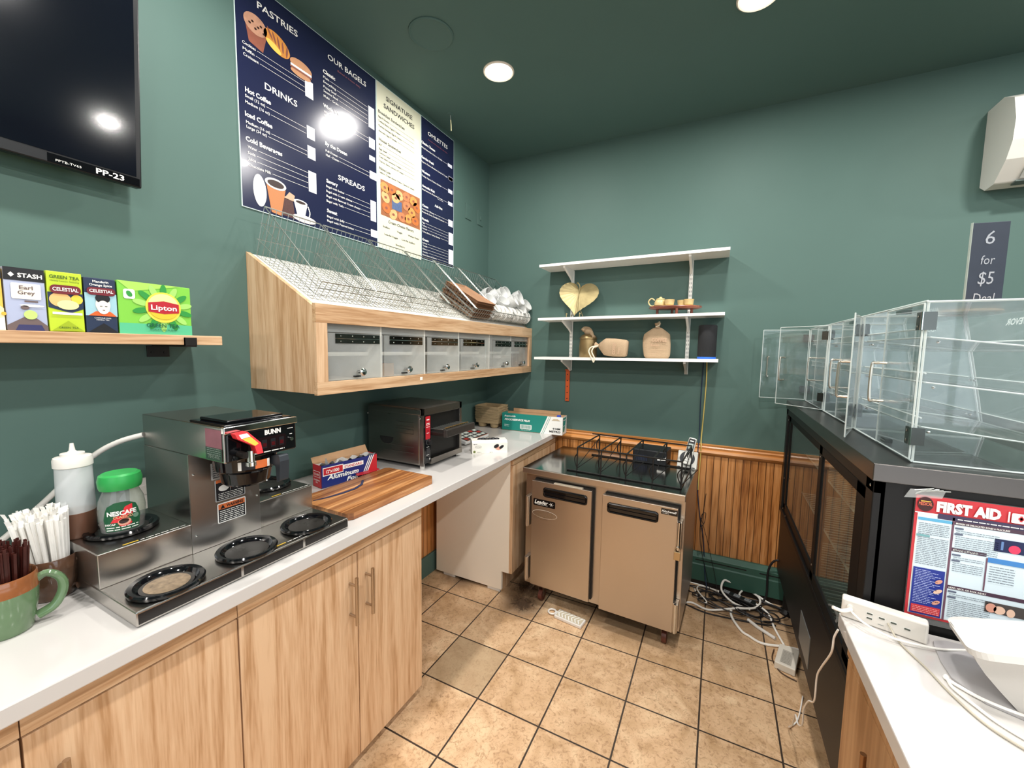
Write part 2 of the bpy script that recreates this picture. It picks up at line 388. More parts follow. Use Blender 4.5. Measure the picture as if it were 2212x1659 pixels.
# ---------------------------------------------------------------- ceiling lamps
lampm = mat('lit lamp lens', 'fff6e6', .5, emit=25)
ringm = mat('lamp trim ring', 'e6dccf', .4, var=.02)
lamps = [(x, y) for y in (-.93, -2.2, -3.55, -4.9) for x in (.59, 1.75, 2.95, 4.15)]
spots = {(0, 0): 'round recessed ceiling lamp nearest the wall menu boards', (1, 0): 'round recessed ceiling lamp cut by the top edge of the photo'}
for i, (x, y) in enumerate(lamps):
    if i == 1: y = -.885
    if i == 0:
        t = thing('recessed_lamp', (x, y, H), 'round recessed ceiling lamp nearest the wall menu boards', 'ceiling lamp', 'recessed ceiling lamps')
        M().lathe([(.068, -.001), (.068, -.005), (.074, -.008), (.08, -.004), (.08, 0)], (x, y, H), ringm, 40).build('trim_ring', t)
        M().lathe([(0, -.004), (.03, -.0045), (.068, -.004)], (x, y, H), lampm, 40).build('lens', t)
        lamp0 = t
    else:
        dup(lamp0, (x-lamps[0][0], y-lamps[0][1], 0), 'round recessed ceiling lamp cut by the top edge of the photo' if i == 1 else 'round recessed ceiling lamp in the rows behind, seen only in reflections')
    area('lamp_light', (x, y, H-.012), (0, 0, 0), .12, .12, LAMP_W, (1, .97, .935), 'DISK')
t = tag(M().lathe([(.102, 0), (.102, -.004), (.096, -.007), (.09, -.004), (.085, -.003), (0, -.003)], (.432, -1.285, H), ceilp, 44).build('ceiling_cover_plate'), 'round green-painted blank cover on the ceiling above the menu', 'cover plate')
bm = M().lathe([(.0, 0), (.02, 0), (.017, -.006), (0, -.008)], (.135, -.715, H), ceilp, 16).cyl((.135, -.715, H-.004), (.131, -.705, H-.03), .0022, wirem, n=8)
bm.tube([(.131, -.705, H-.03), (.128, -.697, H-.05), (.126, -.692, H-.075), (.125, -.69, H-.086)], .0034, mat('aged cream plastic', 'd9d3a8', .5), 8)
tag(bm.build('ceiling_hook'), 'thin cream hook hanging from the ceiling beside the menu boards', 'hook')
# wall switch plates painted over
for y, lb in ((-.3, 'green-painted blank wall plate next to the menu boards'), (-.137, 'green-painted switch plate closest to the room corner')):
    bm = M().box(0, .006, y-.038, y+.038, 2.448, 2.556, wallp)
    if y > -.2: bm.box(.006, .012, y-.006, y+.006, 2.485, 2.515, wallp)
    tag(bm.build('wall_plate', bevel=.003), lb, 'wall plate', 'painted wall plates')
# ---------------------------------------------------------------- menu boards on the left wall
navy = mat('navy board print', '1f2440', .2, var=.05, vs=3, coat=.15, bump=.25, bs=6)
cream = mat('cream board print', 'dedcc2', .3, var=.02, vs=3)
redp = mat('dusty red print', '8a4b52', .4); greyw = mat('pale grey sticker', 'e3e4ee', .4); inkb = mat('dark ink', '26282a', .5)
edgew = mat('board foam edge', 'c9dcd8', .5)
MT0=[('PASTRIES',0.087,0.774,0.26,0.03,1),('Cookies',0.024,0.607,0.075,0.013,0),('Muffin',0.025,0.585,0.069,0.013,0),('Croissant',0.026,0.565,0.085,0.013,0),('DRINKS',0.107,0.486,0.249,0.03,1),('Hot Coffee',0.028,0.435,0.13,0.021,2),('Small (12 oz)',0.027,0.415,0.105,0.013,0),('Medium (16 oz)',0.027,0.393,0.123,0.013,0),('Iced Coffee',0.024,0.345,0.133,0.021,2),('Medium (16 oz)',0.027,0.319,0.122,0.013,0),('Large (24 oz)',0.028,0.302,0.108,0.013,0),('Cold Beverages',0.023,0.253,0.172,0.021,2),('Water',0.03,0.228,0.066,0.013,0),('Soda',0.029,0.206,0.059,0.013,0),('Juice',0.029,0.184,0.06,0.013,0),('Chocolate Milk',0.03,0.161,0.121,0.013,0),('OUR BAGELS',0.411,0.78,0.641,0.028,1),('Baked in house daily',0.465,0.754,0.604,0.01,3),('Classic',0.383,0.705,0.45,0.019,2),('Plain',0.384,0.683,0.416,0.012,0),('Everything',0.384,0.663,0.453,0.012,0),('Poppy Seed',0.384,0.642,0.454,0.012,0),('Sesame Seed',0.384,0.623,0.463,0.012,0),('Multi - Grain',0.384,0.601,0.466,0.012,0),('Whole Wheat',0.381,0.556,0.492,0.019,2),('Wheat Plain',0.384,0.533,0.435,0.012,0),('Wheat Everything',0.385,0.514,0.471,0.012,0),('By the Dozen',0.386,0.392,0.512,0.019,2),('Full Dozen',0.388,0.363,0.455,0.012,0),('Half - Dozen',0.389,0.344,0.463,0.012,0),('SPREADS',0.456,0.262,0.622,0.028,1),('Savory',0.388,0.226,0.453,0.019,2),('Bagel with butter',0.387,0.204,0.492,0.012,0),('Bagel with Cream cheese',0.387,0.182,0.539,0.012,0),('Bagel with flavored Cream cheese',0.387,0.16,0.591,0.012,0),('Bagel with Tofu',0.387,0.138,0.484,0.012,0),('Sweet',0.388,0.091,0.446,0.019,2),('Bagel with Jelly',0.388,0.068,0.489,0.012,0),('Bagel with Peanut butter',0.388,0.048,0.548,0.012,0)]
MR0=[(0.289,0.555,0.329,0.626),(0.292,0.382,0.332,0.435),(0.293,0.297,0.333,0.351),(0.294,0.153,0.334,0.243),(0.654,0.595,0.694,0.699),(0.655,0.495,0.696,0.546),(0.656,0.434,0.696,0.457),(0.657,0.341,0.705,0.38),(0.66,0.127,0.699,0.232),(0.66,0.045,0.708,0.083)]
ML0=[(0.081,0.611,0.29),(0.075,0.589,0.289),(0.091,0.569,0.289),(0.111,0.419,0.288),(0.129,0.397,0.289),(0.128,0.323,0.293),(0.114,0.306,0.292),(0.072,0.232,0.294),(0.065,0.21,0.293),(0.066,0.188,0.292),(0.127,0.165,0.292),(0.422,0.687,0.649),(0.459,0.667,0.648),(0.46,0.646,0.648),(0.469,0.627,0.648),(0.472,0.605,0.65),(0.441,0.537,0.651),(0.477,0.518,0.65),(0.461,0.367,0.657),(0.469,0.348,0.657),(0.498,0.208,0.658),(0.545,0.186,0.657),(0.597,0.164,0.657),(0.49,0.142,0.657),(0.495,0.072,0.659),(0.554,0.052,0.658)]
MT1=[('SIGNATURE',0.782,0.788,0.995,0.028,1),('SANDWICHES',0.764,0.744,1.012,0.028,1),('Breakfast Sandwiches',0.724,0.701,0.927,0.018,0),('Egg & Cheese',0.724,0.678,0.804,0.011,0),('Turkey Bacon, Egg & Cheese',0.723,0.656,0.892,0.011,0),('Turkey Sausage, Egg & Cheese',0.724,0.632,0.903,0.011,0),('Avocado, Egg & Tomato',0.725,0.606,0.863,0.011,0),('House Sandwiches',0.727,0.561,0.896,0.018,0),('BLT',0.726,0.537,0.749,0.011,0),('Egg Salad',0.728,0.515,0.783,0.011,0),('Chicken Salad',0.727,0.495,0.809,0.011,0),('Tuna Salad, Lettuce & Tomato',0.728,0.475,0.898,0.011,0),('Turkey, Swiss, Lettuce & Tomato',0.728,0.452,0.918,0.011,0),('Nova Lox',0.728,0.413,0.811,0.018,0),('Salmon, Cream cheese, Onions, Capers & Tomato',0.729,0.395,1.009,0.011,0),('Cream Cheese Flavors',0.791,0.15,1.001,0.018,0),('Scallion',0.749,0.117,0.801,0.012,0),('Veggie',0.857,0.116,0.903,0.012,0),('Walnut Raisin',0.951,0.117,1.051,0.012,0),('Low-fat Veggie',0.76,0.078,0.865,0.012,0),('Low-fat Scallion',0.9,0.081,1.013,0.012,0),('Strawberry',0.847,0.04,0.923,0.012,0)]
MR1=[(1.013,0.599,1.049,0.695),(1.017,0.447,1.05,0.546),(1.019,0.385,1.053,0.406)]
ML1=[(0.81,0.682,1.011),(0.898,0.66,1.011),(0.909,0.636,1.011),(0.869,0.61,1.011),(0.755,0.541,1.013),(0.789,0.519,1.013),(0.815,0.499,1.013),(0.904,0.479,1.013),(0.924,0.456,1.013)]
MT2=[('OMLETTES',1.139,0.771,1.344,0.028,1),('Served with toast & home fries',1.142,0.742,1.344,0.009,3),('Classic Cheese',1.076,0.699,1.212,0.017,2),('Garden fresh',1.077,0.613,1.197,0.017,2),('Western',1.079,0.531,1.158,0.017,2),('Avocado Melt',1.082,0.446,1.207,0.017,2),('Add-Ons',1.207,0.364,1.288,0.017,2),('Cheese',1.082,0.33,1.141,0.017,2),('Protein',1.082,0.248,1.145,0.017,2),('Greens',1.083,0.125,1.144,0.017,2),('Melted American, Swiss or Cheddar',1.077,0.672,1.289,0.011,0),('Peppers, Onions, Mushroom, Spinach & Tomato',1.077,0.589,1.344,0.011,0),('Turkey, Peppers, Onions, Cheddar',1.079,0.507,1.278,0.011,0),('Sliced avocado, Mozzarella, Tomato',1.082,0.427,1.291,0.011,0),('American Cheese',1.082,0.311,1.201,0.011,0),('Mozzarella, Swiss, Cheddar, Provolone',1.082,0.293,1.307,0.011,0),('Egg',1.084,0.229,1.106,0.011,0),('Turkey',1.083,0.211,1.126,0.011,0),('Salmon',1.085,0.194,1.129,0.011,0),('Turkey Bacon, Turkey Sausage',1.084,0.175,1.263,0.011,0),('Lettuce',1.084,0.107,1.129,0.011,0),('Tomato',1.086,0.09,1.132,0.011,0),('Onion',1.086,0.071,1.123,0.011,0),('Avocado',1.086,0.053,1.135,0.011,0),('Extra Seasonal Greens',1.086,0.035,1.228,0.011,0)]
MR2=[(1.348,0.666,1.397,0.687),(1.356,0.584,1.404,0.608),(1.354,0.583,1.405,0.606),(1.353,0.499,1.402,0.524),(1.353,0.419,1.404,0.443),(1.355,0.283,1.407,0.326),(1.359,0.162,1.411,0.242),(1.359,0.032,1.414,0.13)]
ML2=[(1.295,0.676,1.35),(1.35,0.593,1.351),(1.284,0.511,1.349),(1.297,0.431,1.35),(1.207,0.315,1.352),(1.313,0.297,1.352),(1.112,0.233,1.354),(1.132,0.215,1.354),(1.135,0.198,1.354),(1.269,0.179,1.354),(1.135,0.111,1.355),(1.138,0.094,1.355),(1.129,0.075,1.355),(1.141,0.057,1.355),(1.234,0.039,1.355)]

def menu_board(name, label, u0, u1, v0, v1, base, ink, T_, R_, L_, extra):
    t = thing(name, (0, -1.907+(u0+u1)/2, 2.055), label, 'menu board', 'menu boards on the left wall')
    M().box(.0005, .004, -1.907+u0, -1.907+u1, 2.055+v0, 2.055+v1, edgew).build('backing', t)
    F = frame((.0042, -1.907, 2.055), (0, 1, 0), (0, 0, 1))
    M(F).R(u0+.003, v0+.003, u1-.003, v1-.003, base, 0).build('face', t)
    bm = M(F)
    for st, a, b, c, h, k in T_:
        bm.text(st, a, b, redp if k == 3 else ink, w=c-a, h=h*.86, k=2, bold={1: .012, 2: .03}.get(k, .008))
    for a, v, c in L_: bm.R(a, v, c, v+.0012, ink, 1)
    bm.build('lettering', t)
    bm = M(F)
    for a, b, c, d in R_: bm.R(a, b, c, d, greyw, 2)
    bm.build('price_cover', t)
    bm = M(F); extra(bm); bm.build('picture', t)
    return t
br1 = mat('baked brown', '8c5240', .5, var=.2, vs=60); br2 = mat('croissant gold', 'd08a3c', .5, var=.25, vs=50); br3 = mat('bun tan', 'c58f66', .5, var=.15, vs=50)
yel = mat('cheese yellow', 'f2c75a', .5); kraft = mat('kraft sleeve', 'b9784a', .6, var=.05); cof = mat('coffee dark', '2f1a14', .4); beanm = mat('coffee beans print', '4a2a26', .5, var=.6, vs=260)
def pics1(b):
    # muffin, croissant, sandwich
    b.P([(.05, .63), (.105, .618), (.122, .685), (.036, .705)], br1, 1); b.E((.078, .705), .046, .036, mat('muffin top', 'b98a70', .5, var=.3, vs=70), 2, -.1)
    for i in range(6): b.E((.055+.011*i, .70+.012*math.sin(i*2.1)), .005, .004, cof, 3)
    b.E((.165, .69), .058, .036, br2, 2, -.35); b.E((.15, .67), .034, .013, yel, 3, -.4)
    for i in range(5): b.E((.135+.018*i, .712-.008*i), .004, .022, br1, 3, .5-.15*i)
    b.E((.272, .662), .052, .024, br3, 3, -.05); b.R(.222, .645, .322, .654, white, 4); b.R(.22, .637, .322, .645, br1, 4); b.E((.27, .63), .048, .014, br3, 3)
    # cup with lid, beans and white mug
    b.E((.071, .082), .026, .062, mat('lid print', 'd9d9dc', .4), 2, .05); b.E((.078, .082), .02, .052, white, 3, .05)
    b.P([(.118, .012), (.16, .008), (.182, .118), (.098, .127)], kraft, 2); b.E((.139, .129), .046, .021, white, 3, -.02); b.E((.139, .129), .036, .014, cof, 4)
    b.P([(.165, .014), (.225, .012), (.215, .085), (.175, .088)], beanm, 1); b.P([(.168, .085), (.185, .098), (.2, .118), (.225, .11), (.22, .085)], mat('burlap print', 'c2a184', .6), 1)
    b.E((.27, .024), .058, .016, mat('saucer', 'dccfca', .4), 2); b.P([(.218, .092), (.284, .088), (.27, .03), (.235, .03)], white, 3); b.E((.251, .09), .033, .011, white, 4); b.E((.251, .09), .024, .006, cof, 5)
    for k in range(7): b.E((.288+.008*math.sin(k*.45), .08-.007*k), .003, .004, white, 3)
def pics2(b):
    b.R(.735, .18, 1.06, .366, mat('bagel tray brown', '9a5f3c', .5, var=.4, vs=40), 1)
    rr = random.Random(3); bg = [mat('bagel print %d' % i, c_, .5, var=.3, vs=80) for i, c_ in enumerate(('d18e4b', 'b96a35', 'dba870', 'c07850'))]
    b.R(.82, .235, .9, .29, mat('blue cloth print', '4c5f84', .6, var=.3, vs=90), 2)
    for i, (x, y) in enumerate(((.765, .33), (.82, .335), (.88, .325), (.94, .335), (1.0, .33), (1.03, .3), (.77, .28), (.94, .285), (.985, .26), (.775, .225), (.83, .205), (.9, .21), (.955, .215), (1.015, .22), (.85, .3))):
        b.E((x, y), .033, .026, bg[i % 4], 3, rr.uniform(-.6, .6)); b.E((x, y), .01, .007, br1, 4)
menu_board('menu_board', 'wide navy menu board listing pastries, drinks, bagels and spreads', 0, .7095, 0, .857, navy, white, MT0, MR0, ML0, pics1)
menu_board('menu_board', 'cream menu board listing signature sandwiches with bagel photo', .711, 1.073, .002, .857, cream, inkb, MT1, MR1, ML1, pics2)
menu_board('menu_board', 'narrow navy menu board listing omelettes, nearest the room corner', 1.075, 1.42, .012, .857, navy, white, MT2, MR2, ML2, lambda b: b.R(1.235, .42, 1.30, .4212, white, 1))

# ---------------------------------------------------------------- television
t = thing('television', (0, -2.6, 2.0), 'large black flat television at the upper left of the photo', 'television')
TT = Matrix.Translation((.045, -2.247, 1.995)) @ Matrix.Rotation(math.radians(5.2), 4, 'Y')
M(TT).box(0, .03, -1.22, 0, 0, .7, blk).build('housing', t, .004)
scr = mat('tv screen glass', '070a14', .1, var=.05, spec=.8, coat=.5)
M(TT).box(.03, .0315, -1.205, -.014, .03, .688, scr).build('screen', t)
bm = M(TT @ frame((.0306, -1.22, 0), (0, 1, 0), (0, 0, 1))); bm.R(1.02, .004, 1.214, .026, blkg, 0)
bm.text('PP-23', 1.115, .008, white, w=.062, h=.015, bold=.02); bm.text('PPTB-TV65', 1.035, .009, white, w=.05, h=.006); bm.build('label_strip', t)
M().box(0, .05, -2.75, -2.45, 2.2, 2.5, blk).build('wall_mount', t)

# ---------------------------------------------------------------- tea shelf
t = thing('wall_shelf', (0, -2.5, 1.517), 'long light-wood wall shelf carrying a row of tea boxes', 'shelf')
M().box(.004, .2, -3.3, -2.105, 1.517, 1.547, oakh).build('board', t, .002)
for y in (-2.2, -2.95):
    bk = M().prism([(0, 1.515), (.208, 1.515), (.208, 1.54), (.204, 1.54), (.2, 1.511), (0, 1.511)], 'y', y-.016, y+.016, blkm)
    bk.box(0, .005, y-.032, y+.03, 1.475, 1.512, blkm)
    for q in (-.018, .017): bk.cyl((.005, y+q, 1.49), (.008, y+q, 1.49), .005, rub, n=10)
    bk.prism([(.2, 1.511), (.206, 1.511), (.206, 1.536), (.2, 1.536)], 'y', y-.016, y+.016, blkm)
    bk.build('bracket', t, .001)
def teabox(y0, y1, zt, base, label, side=None, depth=.12):
    t = thing('tea_box', (.19-depth/2, (y0+y1)/2, 1.547), label, 'tea box', 'tea boxes on the wood shelf')
    M().box(.19-depth, .19, y0+.001, y1-.001, 1.5472, zt, base).build('carton', t, .0015)
    w_, h_ = y1-y0-.002, zt-1.5472
    return t, M(frame((.1902, y0+.001, 1.5472), (0, 1, 0), (0, 0, 1))), w_, h_
P = lambda n_, c_: mat(n_, c_, .42, var=.03)
g1, g2, g3, dk, or1, cr1 = P('tea lime', 'b9cf2e'), P('tea green', '7cc444'), P('tea leaf green', '2f8f3c'), P('tea navy', '22304a'), P('tea amber', 'e8b13c'), P('tea ivory', 'efe8da')
mar = P('tea maroon', '6f1f2a'); lav = P('tea lavender grey', 'aab2cc'); brn = P('tea brown', '6a5a58')
# green tea with leaves (large box)
t, b, W_, H_ = teabox(-2.365, -2.187, 1.694, g2, 'wide bright-green box of green tea, the largest on the shelf')
b.R(0, 0, .176, .03, P('mint glow', '57b98a'), 1); b.P([(0, .147), (.03, .147), (.15, .147), (.03, .12)], P('tea light green', 'a4dd5c'), 1)
for i in range(14):
    a = 2*pi*i/14+.2; cx, cy = .104+.055*math.cos(a), .078+.05*math.sin(a)
    b.E((cx, cy), .02, .008, g3 if i % 2 else P('tea pale leaf', '9fd46a'), 2+i % 2, a)
b.E((.104, .08), .044, .045, P('tea cup yellow', 'e8d44a'), 4); b.E((.104, .084), .038, .036, P('tea cup light', 'f3ea9a'), 5); b.E((.104, .07), .034, .025, P('tea cup gold', 'e3bd35'), 6)
b.P([(.066, .066), (.104, .061), (.142, .066), (.142, .092), (.104, .099), (.066, .092)], P('tea red', 'b01f2e'), 7)
b.text('Lipton', .104, .072, white, w=.064, h=.015, k=8, al='C', bold=.02)
b.text('GREEN TEA', .1, .021, P('deep green ink', '12583a'), w=.082, h=.0115, k=8, al='C', bold=.02); b.text('SIGNATURE BLEND', .1, .011, P('deep green ink', '12583a'), w=.066, h=.005, k=8, al='C')
b.RR(.012, .098, .038, .125, .006, white, 2); b.E((.025, .112), .006, .009, g3, 3, .5)
b.build('printed_front', t)
# mandarin orange
t, b, W_, H_ = teabox(-2.432, -2.366, 1.692, dk, 'slim navy box of mandarin orange tea, left of the wide green box')
b.R(0, .045, W_, .105, P('tea sky', '9cc4cf'), 1); b.E((.035, .075), .015, .021, cr1, 3); b.E((.035, .092), .015, .013, black, 4); b.E((.035, .068), .013, .018, cr1, 5)
b.P([(.005, .045), (.02, .057), (.05, .057), (.062, .045)], P('tea orange', 'e2612a'), 3); b.R(.028, .07, .033, .0715, black, 6); b.R(.038, .07, .043, .0715, black, 6); b.R(.033, .06, .038, .0615, mar, 6)
b.RR(.004, .1, .062, .12, .009, mar, 5); b.text('CELESTIAL', .033, .107, white, w=.048, h=.008, k=6, al='C', bold=.02)
b.text('Mandarin', .033, .133, white, w=.032, h=.006, k=3, al='C', bold=.02); b.text('Orange Spice', .033, .124, white, w=.046, h=.006, k=3, al='C', bold=.02)
b.text('CAFFEINE FREE', .033, .038, white, w=.034, h=.003, k=3, al='C'); b.text('HERBAL TEA', .033, .033, white, w=.026, h=.003, k=3, al='C'); b.P([(.004, .002), (.034, .026), (.063, .002)], black, 4)
b.build('printed_front', t)
# lime green tea
t, b, W_, H_ = teabox(-2.499, -2.433, 1.697, g1, 'slim yellow-green box of lemon green tea, third from the right')
b.P([(0, .098), (W_, .098), (W_, .06), (.04, .048), (0, .06)], dk, 1); b.E((.022, .08), .02, .018, P('tea peach', 'e8b776'), 2); b.E((.052, .083), .011, .012, P('tea lemon', 'f0c844'), 2); b.E((.035, .068), .02, .012, P('tea pale yellow', 'f0dfa0'), 3)
b.R(.006, .043, .06, .049, cr1, 4); b.RR(.004, .095, .06, .117, .01, mar, 5); b.text('CELESTIAL', .032, .102, white, w=.047, h=.009, k=6, al='C', bold=.02)
b.text('GREEN TEA', .032, .133, P('tea olive ink', '3c5a1e'), w=.054, h=.008, k=3, al='C', bold=.02); b.text('Honey Lemon Ginseng', .032, .125, P('tea olive ink', '3c5a1e'), w=.052, h=.004, k=3, al='C')
b.P([(.003, .002), (.033, .028), (.062, .002)], P('tea lime dark', '9bb01e'), 4); b.text('GREEN TEA', .033, .008, P('tea olive ink', '3c5a1e'), w=.036, h=.005, k=5, al='C'); b.build('printed_front', t)
# earl grey
t, b, W_, H_ = teabox(-2.568, -2.5, 1.695, lav, 'slim grey-lavender box of earl grey tea with black top band', None)
b.R(0, .118, W_, H_, black, 1); b.text('STASH', .022, .126, white, w=.04, h=.01, bold=.03); b.P([(.012, .137), (.017, .131), (.012, .125), (.007, .131)], white, 2)
b.RR(.01, .075, .058, .112, .003, cr1, 2); b.text('Earl', .034, .098, brn, w=.022, h=.009, k=3, al='C', bold=.02); b.text('Grey', .034, .086, brn, w=.028, h=.009, k=3, al='C', bold=.02)
b.R(.03, .068, .052, .072, brn, 3); b.P([(0, 0), (W_, 0), (W_, .012), (.044, .034), (.03, .034), (0, .012)], brn, 2); b.P([(.012, 0), (.06, 0), (.055, .014), (.018, .014)], P('tea indigo', '343560'), 3); b.E((.038, .038), .011, .011, P('tea lime dot', 'bfe27a'), 4); b.E((.03, .055), .007, .005, brn, 3); b.E((.042, .06), .02, .003, white, 3)
b.build('printed_front', t)
# chamomile
t, b, W_, H_ = teabox(-2.64, -2.569, 1.693, P('tea honey', 'e9bf52'), 'amber chamomile tea box cut by the left edge of the photo')
b.R(0, .118, W_, H_, black, 1); b.text('STASH', .026, .126, white, w=.04, h=.01, bold=.03); b.RR(.01, .08, .064, .106, .003, cr1, 2); b.text('Chamomile', .037, .09, brn, w=.05, h=.007, k=3, al='C', bold=.02)
b.P([(0, .02), (W_, .02), (W_, .05), (.05, .07), (.02, .06), (0, .065)], P('tea blossom', 'f0dcae'), 2); b.P([(0, 0), (W_, 0), (W_, .03), (.05, .022), (.03, .04), (0, .036)], cr1, 3)
for i in range(7): b.E((.008+.01*i, .045+.01*math.sin(i*1.7)), .004, .004, white if i % 2 else or1, 4)
for i in range(3): b.R(.004, .003+.004*i, .05-.008*i, .005+.004*i, or1, 5)
b.build('printed_front', t)
# ---------------------------------------------------------------- left counter
t = tag(M().box(.002, .656, -3.6, -.003, .878, .915, quartz).build('worktop', bevel=.003), 'long white quartz worktop along the left wall with brewer and toaster', 'worktop')
def bar_handle(b, x, y, z0, z1, m=nickel, s=1):
    b.cyl((x+.034*s, y, z0), (x+.034*s, y, z1), .006, m, n=14)
    L_ = z1-z0
    for z in (z0+.17*L_, z1-.17*L_): b.cyl((x, y, z), (x+.034*s, y, z), .0045, m, n=10)
    return b
def base_cab(y0, y1, doors, label):
    t = thing('base_cabinet', (.3, (y0+y1)/2, 0), label, 'cabinet', 'oak base cabinets under the left worktop')
    M().box(.02, .582, y0+.001, y1-.001, .045, .8775, oak).build('body', t)
    M().box(.582, .6, y0+.0005, y1-.0005, .812, .877, oakh).build('top_rail', t)
    M().box(.52, .54, y0+.001, y1-.001, 0, .045, wood('toe kick', '8a6a4a', '6f5236', 'y')).build('toe_kick', t)
    for a, c, hy in doors:
        d = M().box(.583, .601, a+.0015, c-.0015, .046, .808, oak).build('door', t, .0012)
        bar_handle(M(), .601, hy, .574, .742).build('handle', d)
base_cab(-2.313, -1.57, ((-2.313, -1.917, -1.952), (-1.916, -1.57, -1.88)), 'light oak base cabinet with paired bar handles, at the open end')
base_cab(-2.687, -2.314, ((-2.687, -2.314, -2.643),), 'light oak single-door base cabinet left of the paired handles')
base_cab(-3.4, -2.688, ((-3.04, -2.688, -3.0), (-3.4, -3.041, -3.36)), 'light oak base cabinet at the bottom-left corner of the photo')
# corner cabinet with white end panel
t = thing('corner_cabinet', (.35, -.38, 0), 'base cabinet with a plain white end panel beside the steel cooler', 'cabinet')
M().prism([(.054, .019), (.1, .019), (.551, .019), (.551, .139), (.602, .139), (.602, .877), (.054, .877)], 'y', -.745, -.727, mat('cream end panel', 'f4ead9', .4, var=.02)).build('end_panel', t)
M().box(.054, .598, -.727, -.035, .14, .877, oak).build('body', t)
M().box(.602, .604, -.745, -.727, .139, .877, oak).build('edge_band', t)
M().box(.602, .622, -.744, -.04, .139, .82, oak).build('door', t, .001)
M().box(.602, .622, -.744, -.04, .823, .877, oakh).build('top_rail', t, .001)
M().box(.53, .545, -.727, -.06, .0, .139, oak).build('toe_kick', t)
for x in (.16, .5): M().box(x-.05, x+.04, -.742, -.70, 0, .019, whp).build('foot', t, .002)

# ---------------------------------------------------------------- coffee brewer
t = thing('coffee_brewer', (.4, -2.24, .915), 'stainless coffee brewer with five black warmer plates and red faucet', 'coffee maker')
M().box(.2, .612, -2.521, -1.962, .918, .952, steel).build('lower_base', t, .003)
bm = M()
for x in (.24, .57):
    for y in (-2.48, -2.0): bm.cyl((x, y, .915), (x, y, .92), .014, rub)
bm.build('feet', t)
M().box(.2, .4375, -2.5205, -1.9625, .952, 1.035, steel).build('upper_step', t, .002)
bm = M(frame((.6125, -2.521, .918), (0, 1, 0), (0, 0, 1)))
for a, c in ((.004, .215), (.222, .392), (.4, .556)): bm.R(a, .005, c, .028, blkm, 0)
bm.build('front_trim', t)
bm = M(frame((0, -2.521, .9523), (0, 1, 0), (-1, 0, 0)))   # u = y+2.521, v = -x
for u0, v in ((.31, -.597),):
    bm.R(u0, v, u0+.04, v+.005, P('caution yellow', 'd9b53a'), 1); bm.greek(u0+.045, u0+.16, v, .005, white, 1)
bm.build('caution_print', t)
bm = M(frame((0, -2.521, 1.0352), (0, 1, 0), (-1, 0, 0)))
for u0 in (.05, .42):
    bm.R(u0, -.43, u0+.03, -.425, P('caution yellow', 'd9b53a'), 1); bm.greek(u0+.034, u0+.13, -.43, .005, white, 1)
bm.build('caution_print', t)
def warmer(x, y, z):
    M().lathe([(0, .0), (.05, .0), (.056, .003), (.062, .011), (.071, .013), (.074, .009), (.073, .003), (.068, 0)], (x, y, z), blkg, 40).lathe([(.0, .0035), (.052, .0035)], (x, y, z), mat('worn warmer enamel', '2a2826', .3, var=.6, vs=30, rvar=.12), 30).build('warmer_plate', t)
M().lathe([(0, .0), (.02, .0004), (.044, 0)], (.548, -2.437, .9562), mat('scorched enamel', '86745f', .35, var=.95, vs=70), 30).build('scorch_mark', t)
for x, y, z in ((.548, -2.437, .952), (.548, -2.252, .952), (.548, -2.068, .952), (.315, -2.43, 1.035), (.315, -2.045, 1.035)): warmer(x, y, z)
M().box(.2, .4385, -2.332, -2.147, 1.034, 1.226, steel).build('tower', t, .002)
M().box(.4385, .4405, -2.332, -2.147, .953, 1.226, mat('brushed front panel', 'c9c6c2', .28, metal=1, var=.04, vs=8)).build('tower_panel', t)
bm = M()
for y, z in ((-2.322, 1.17), (-2.322, 1.0), (-2.156, 1.06)): bm.ell((.441, y, z), (.003, .003, .003), chrome, 10, 6)
bm.build('panel_screw', t)
M().box(.2, .606, -2.331, -2.138, 1.226, 1.316, steel).build('head', t, .002)
bm = M().box(.44, .6, -2.325, -2.145, 1.316, 1.321, blkg).box(.46, .585, -2.31, -2.16, 1.321, 1.329, blkg); bm.build('lid', t, .003)
M().box(.6, .613, -2.333, -2.136, 1.3, 1.318, chrome).build('trim_bar', t, .002)
M().box(.6, .611, -2.327, -2.14, 1.226, 1.3, blkg).build('control_panel', t, .004)
F = frame((.6112, -2.327, 1.226), (0, 1, 0), (0, 0, 1)); bm = M(F)
bm.text('BUNN', .118, .056, white, w=.045, h=.0125, k=2, al='C', bold=.05)
bm.RR(.05, .014, .155, .05, .004, mat('switch bezel', '1a0d10', .2), 1); dr = mat('dark red switch', '4a0f14', .25)
for i in range(4): bm.R(.063+.024*i, .02, .077+.024*i, .043, black, 2); bm.R(.065+.024*i, .024, .075+.024*i, .034, dr, 3)
bm.greek(.055, .15, .0085, .0045, white, 2, 5); bm.greek(.16, .176, .062, .003, white, 2); bm.greek(.166, .176, .045, .004, white, 2)
bm.build('switch_panel_print', t)
M().cyl((.612, -2.158, 1.258), (.618, -2.158, 1.258), .005, chrome).build('knob', t)
F = frame((.3, -2.3312, 1.226), (1, 0, 0), (0, 0, 1)); bm = M(F)
bm.R(.228, .004, .3, .083, mat('label plum', '8a5560', .3, var=.3, vs=25), 1); bm.R(.228, .004, .3, .036, P('label green', '31453c'), 2); bm.text('7845406', .24, .009, P('label grey', '7c8a80'), w=.05, h=.01, k=3)
for q in range(4): bm.greek(.235, .295, .018+.005*q, .003, P('label grey', '7c8a80'), 3, q)
bm.build('data_label', t)
F = frame((.4407, -2.332, .952), (0, 1, 0), (0, 0, 1)); bm = M(F); lor = P('warning orange', 'd9723e')
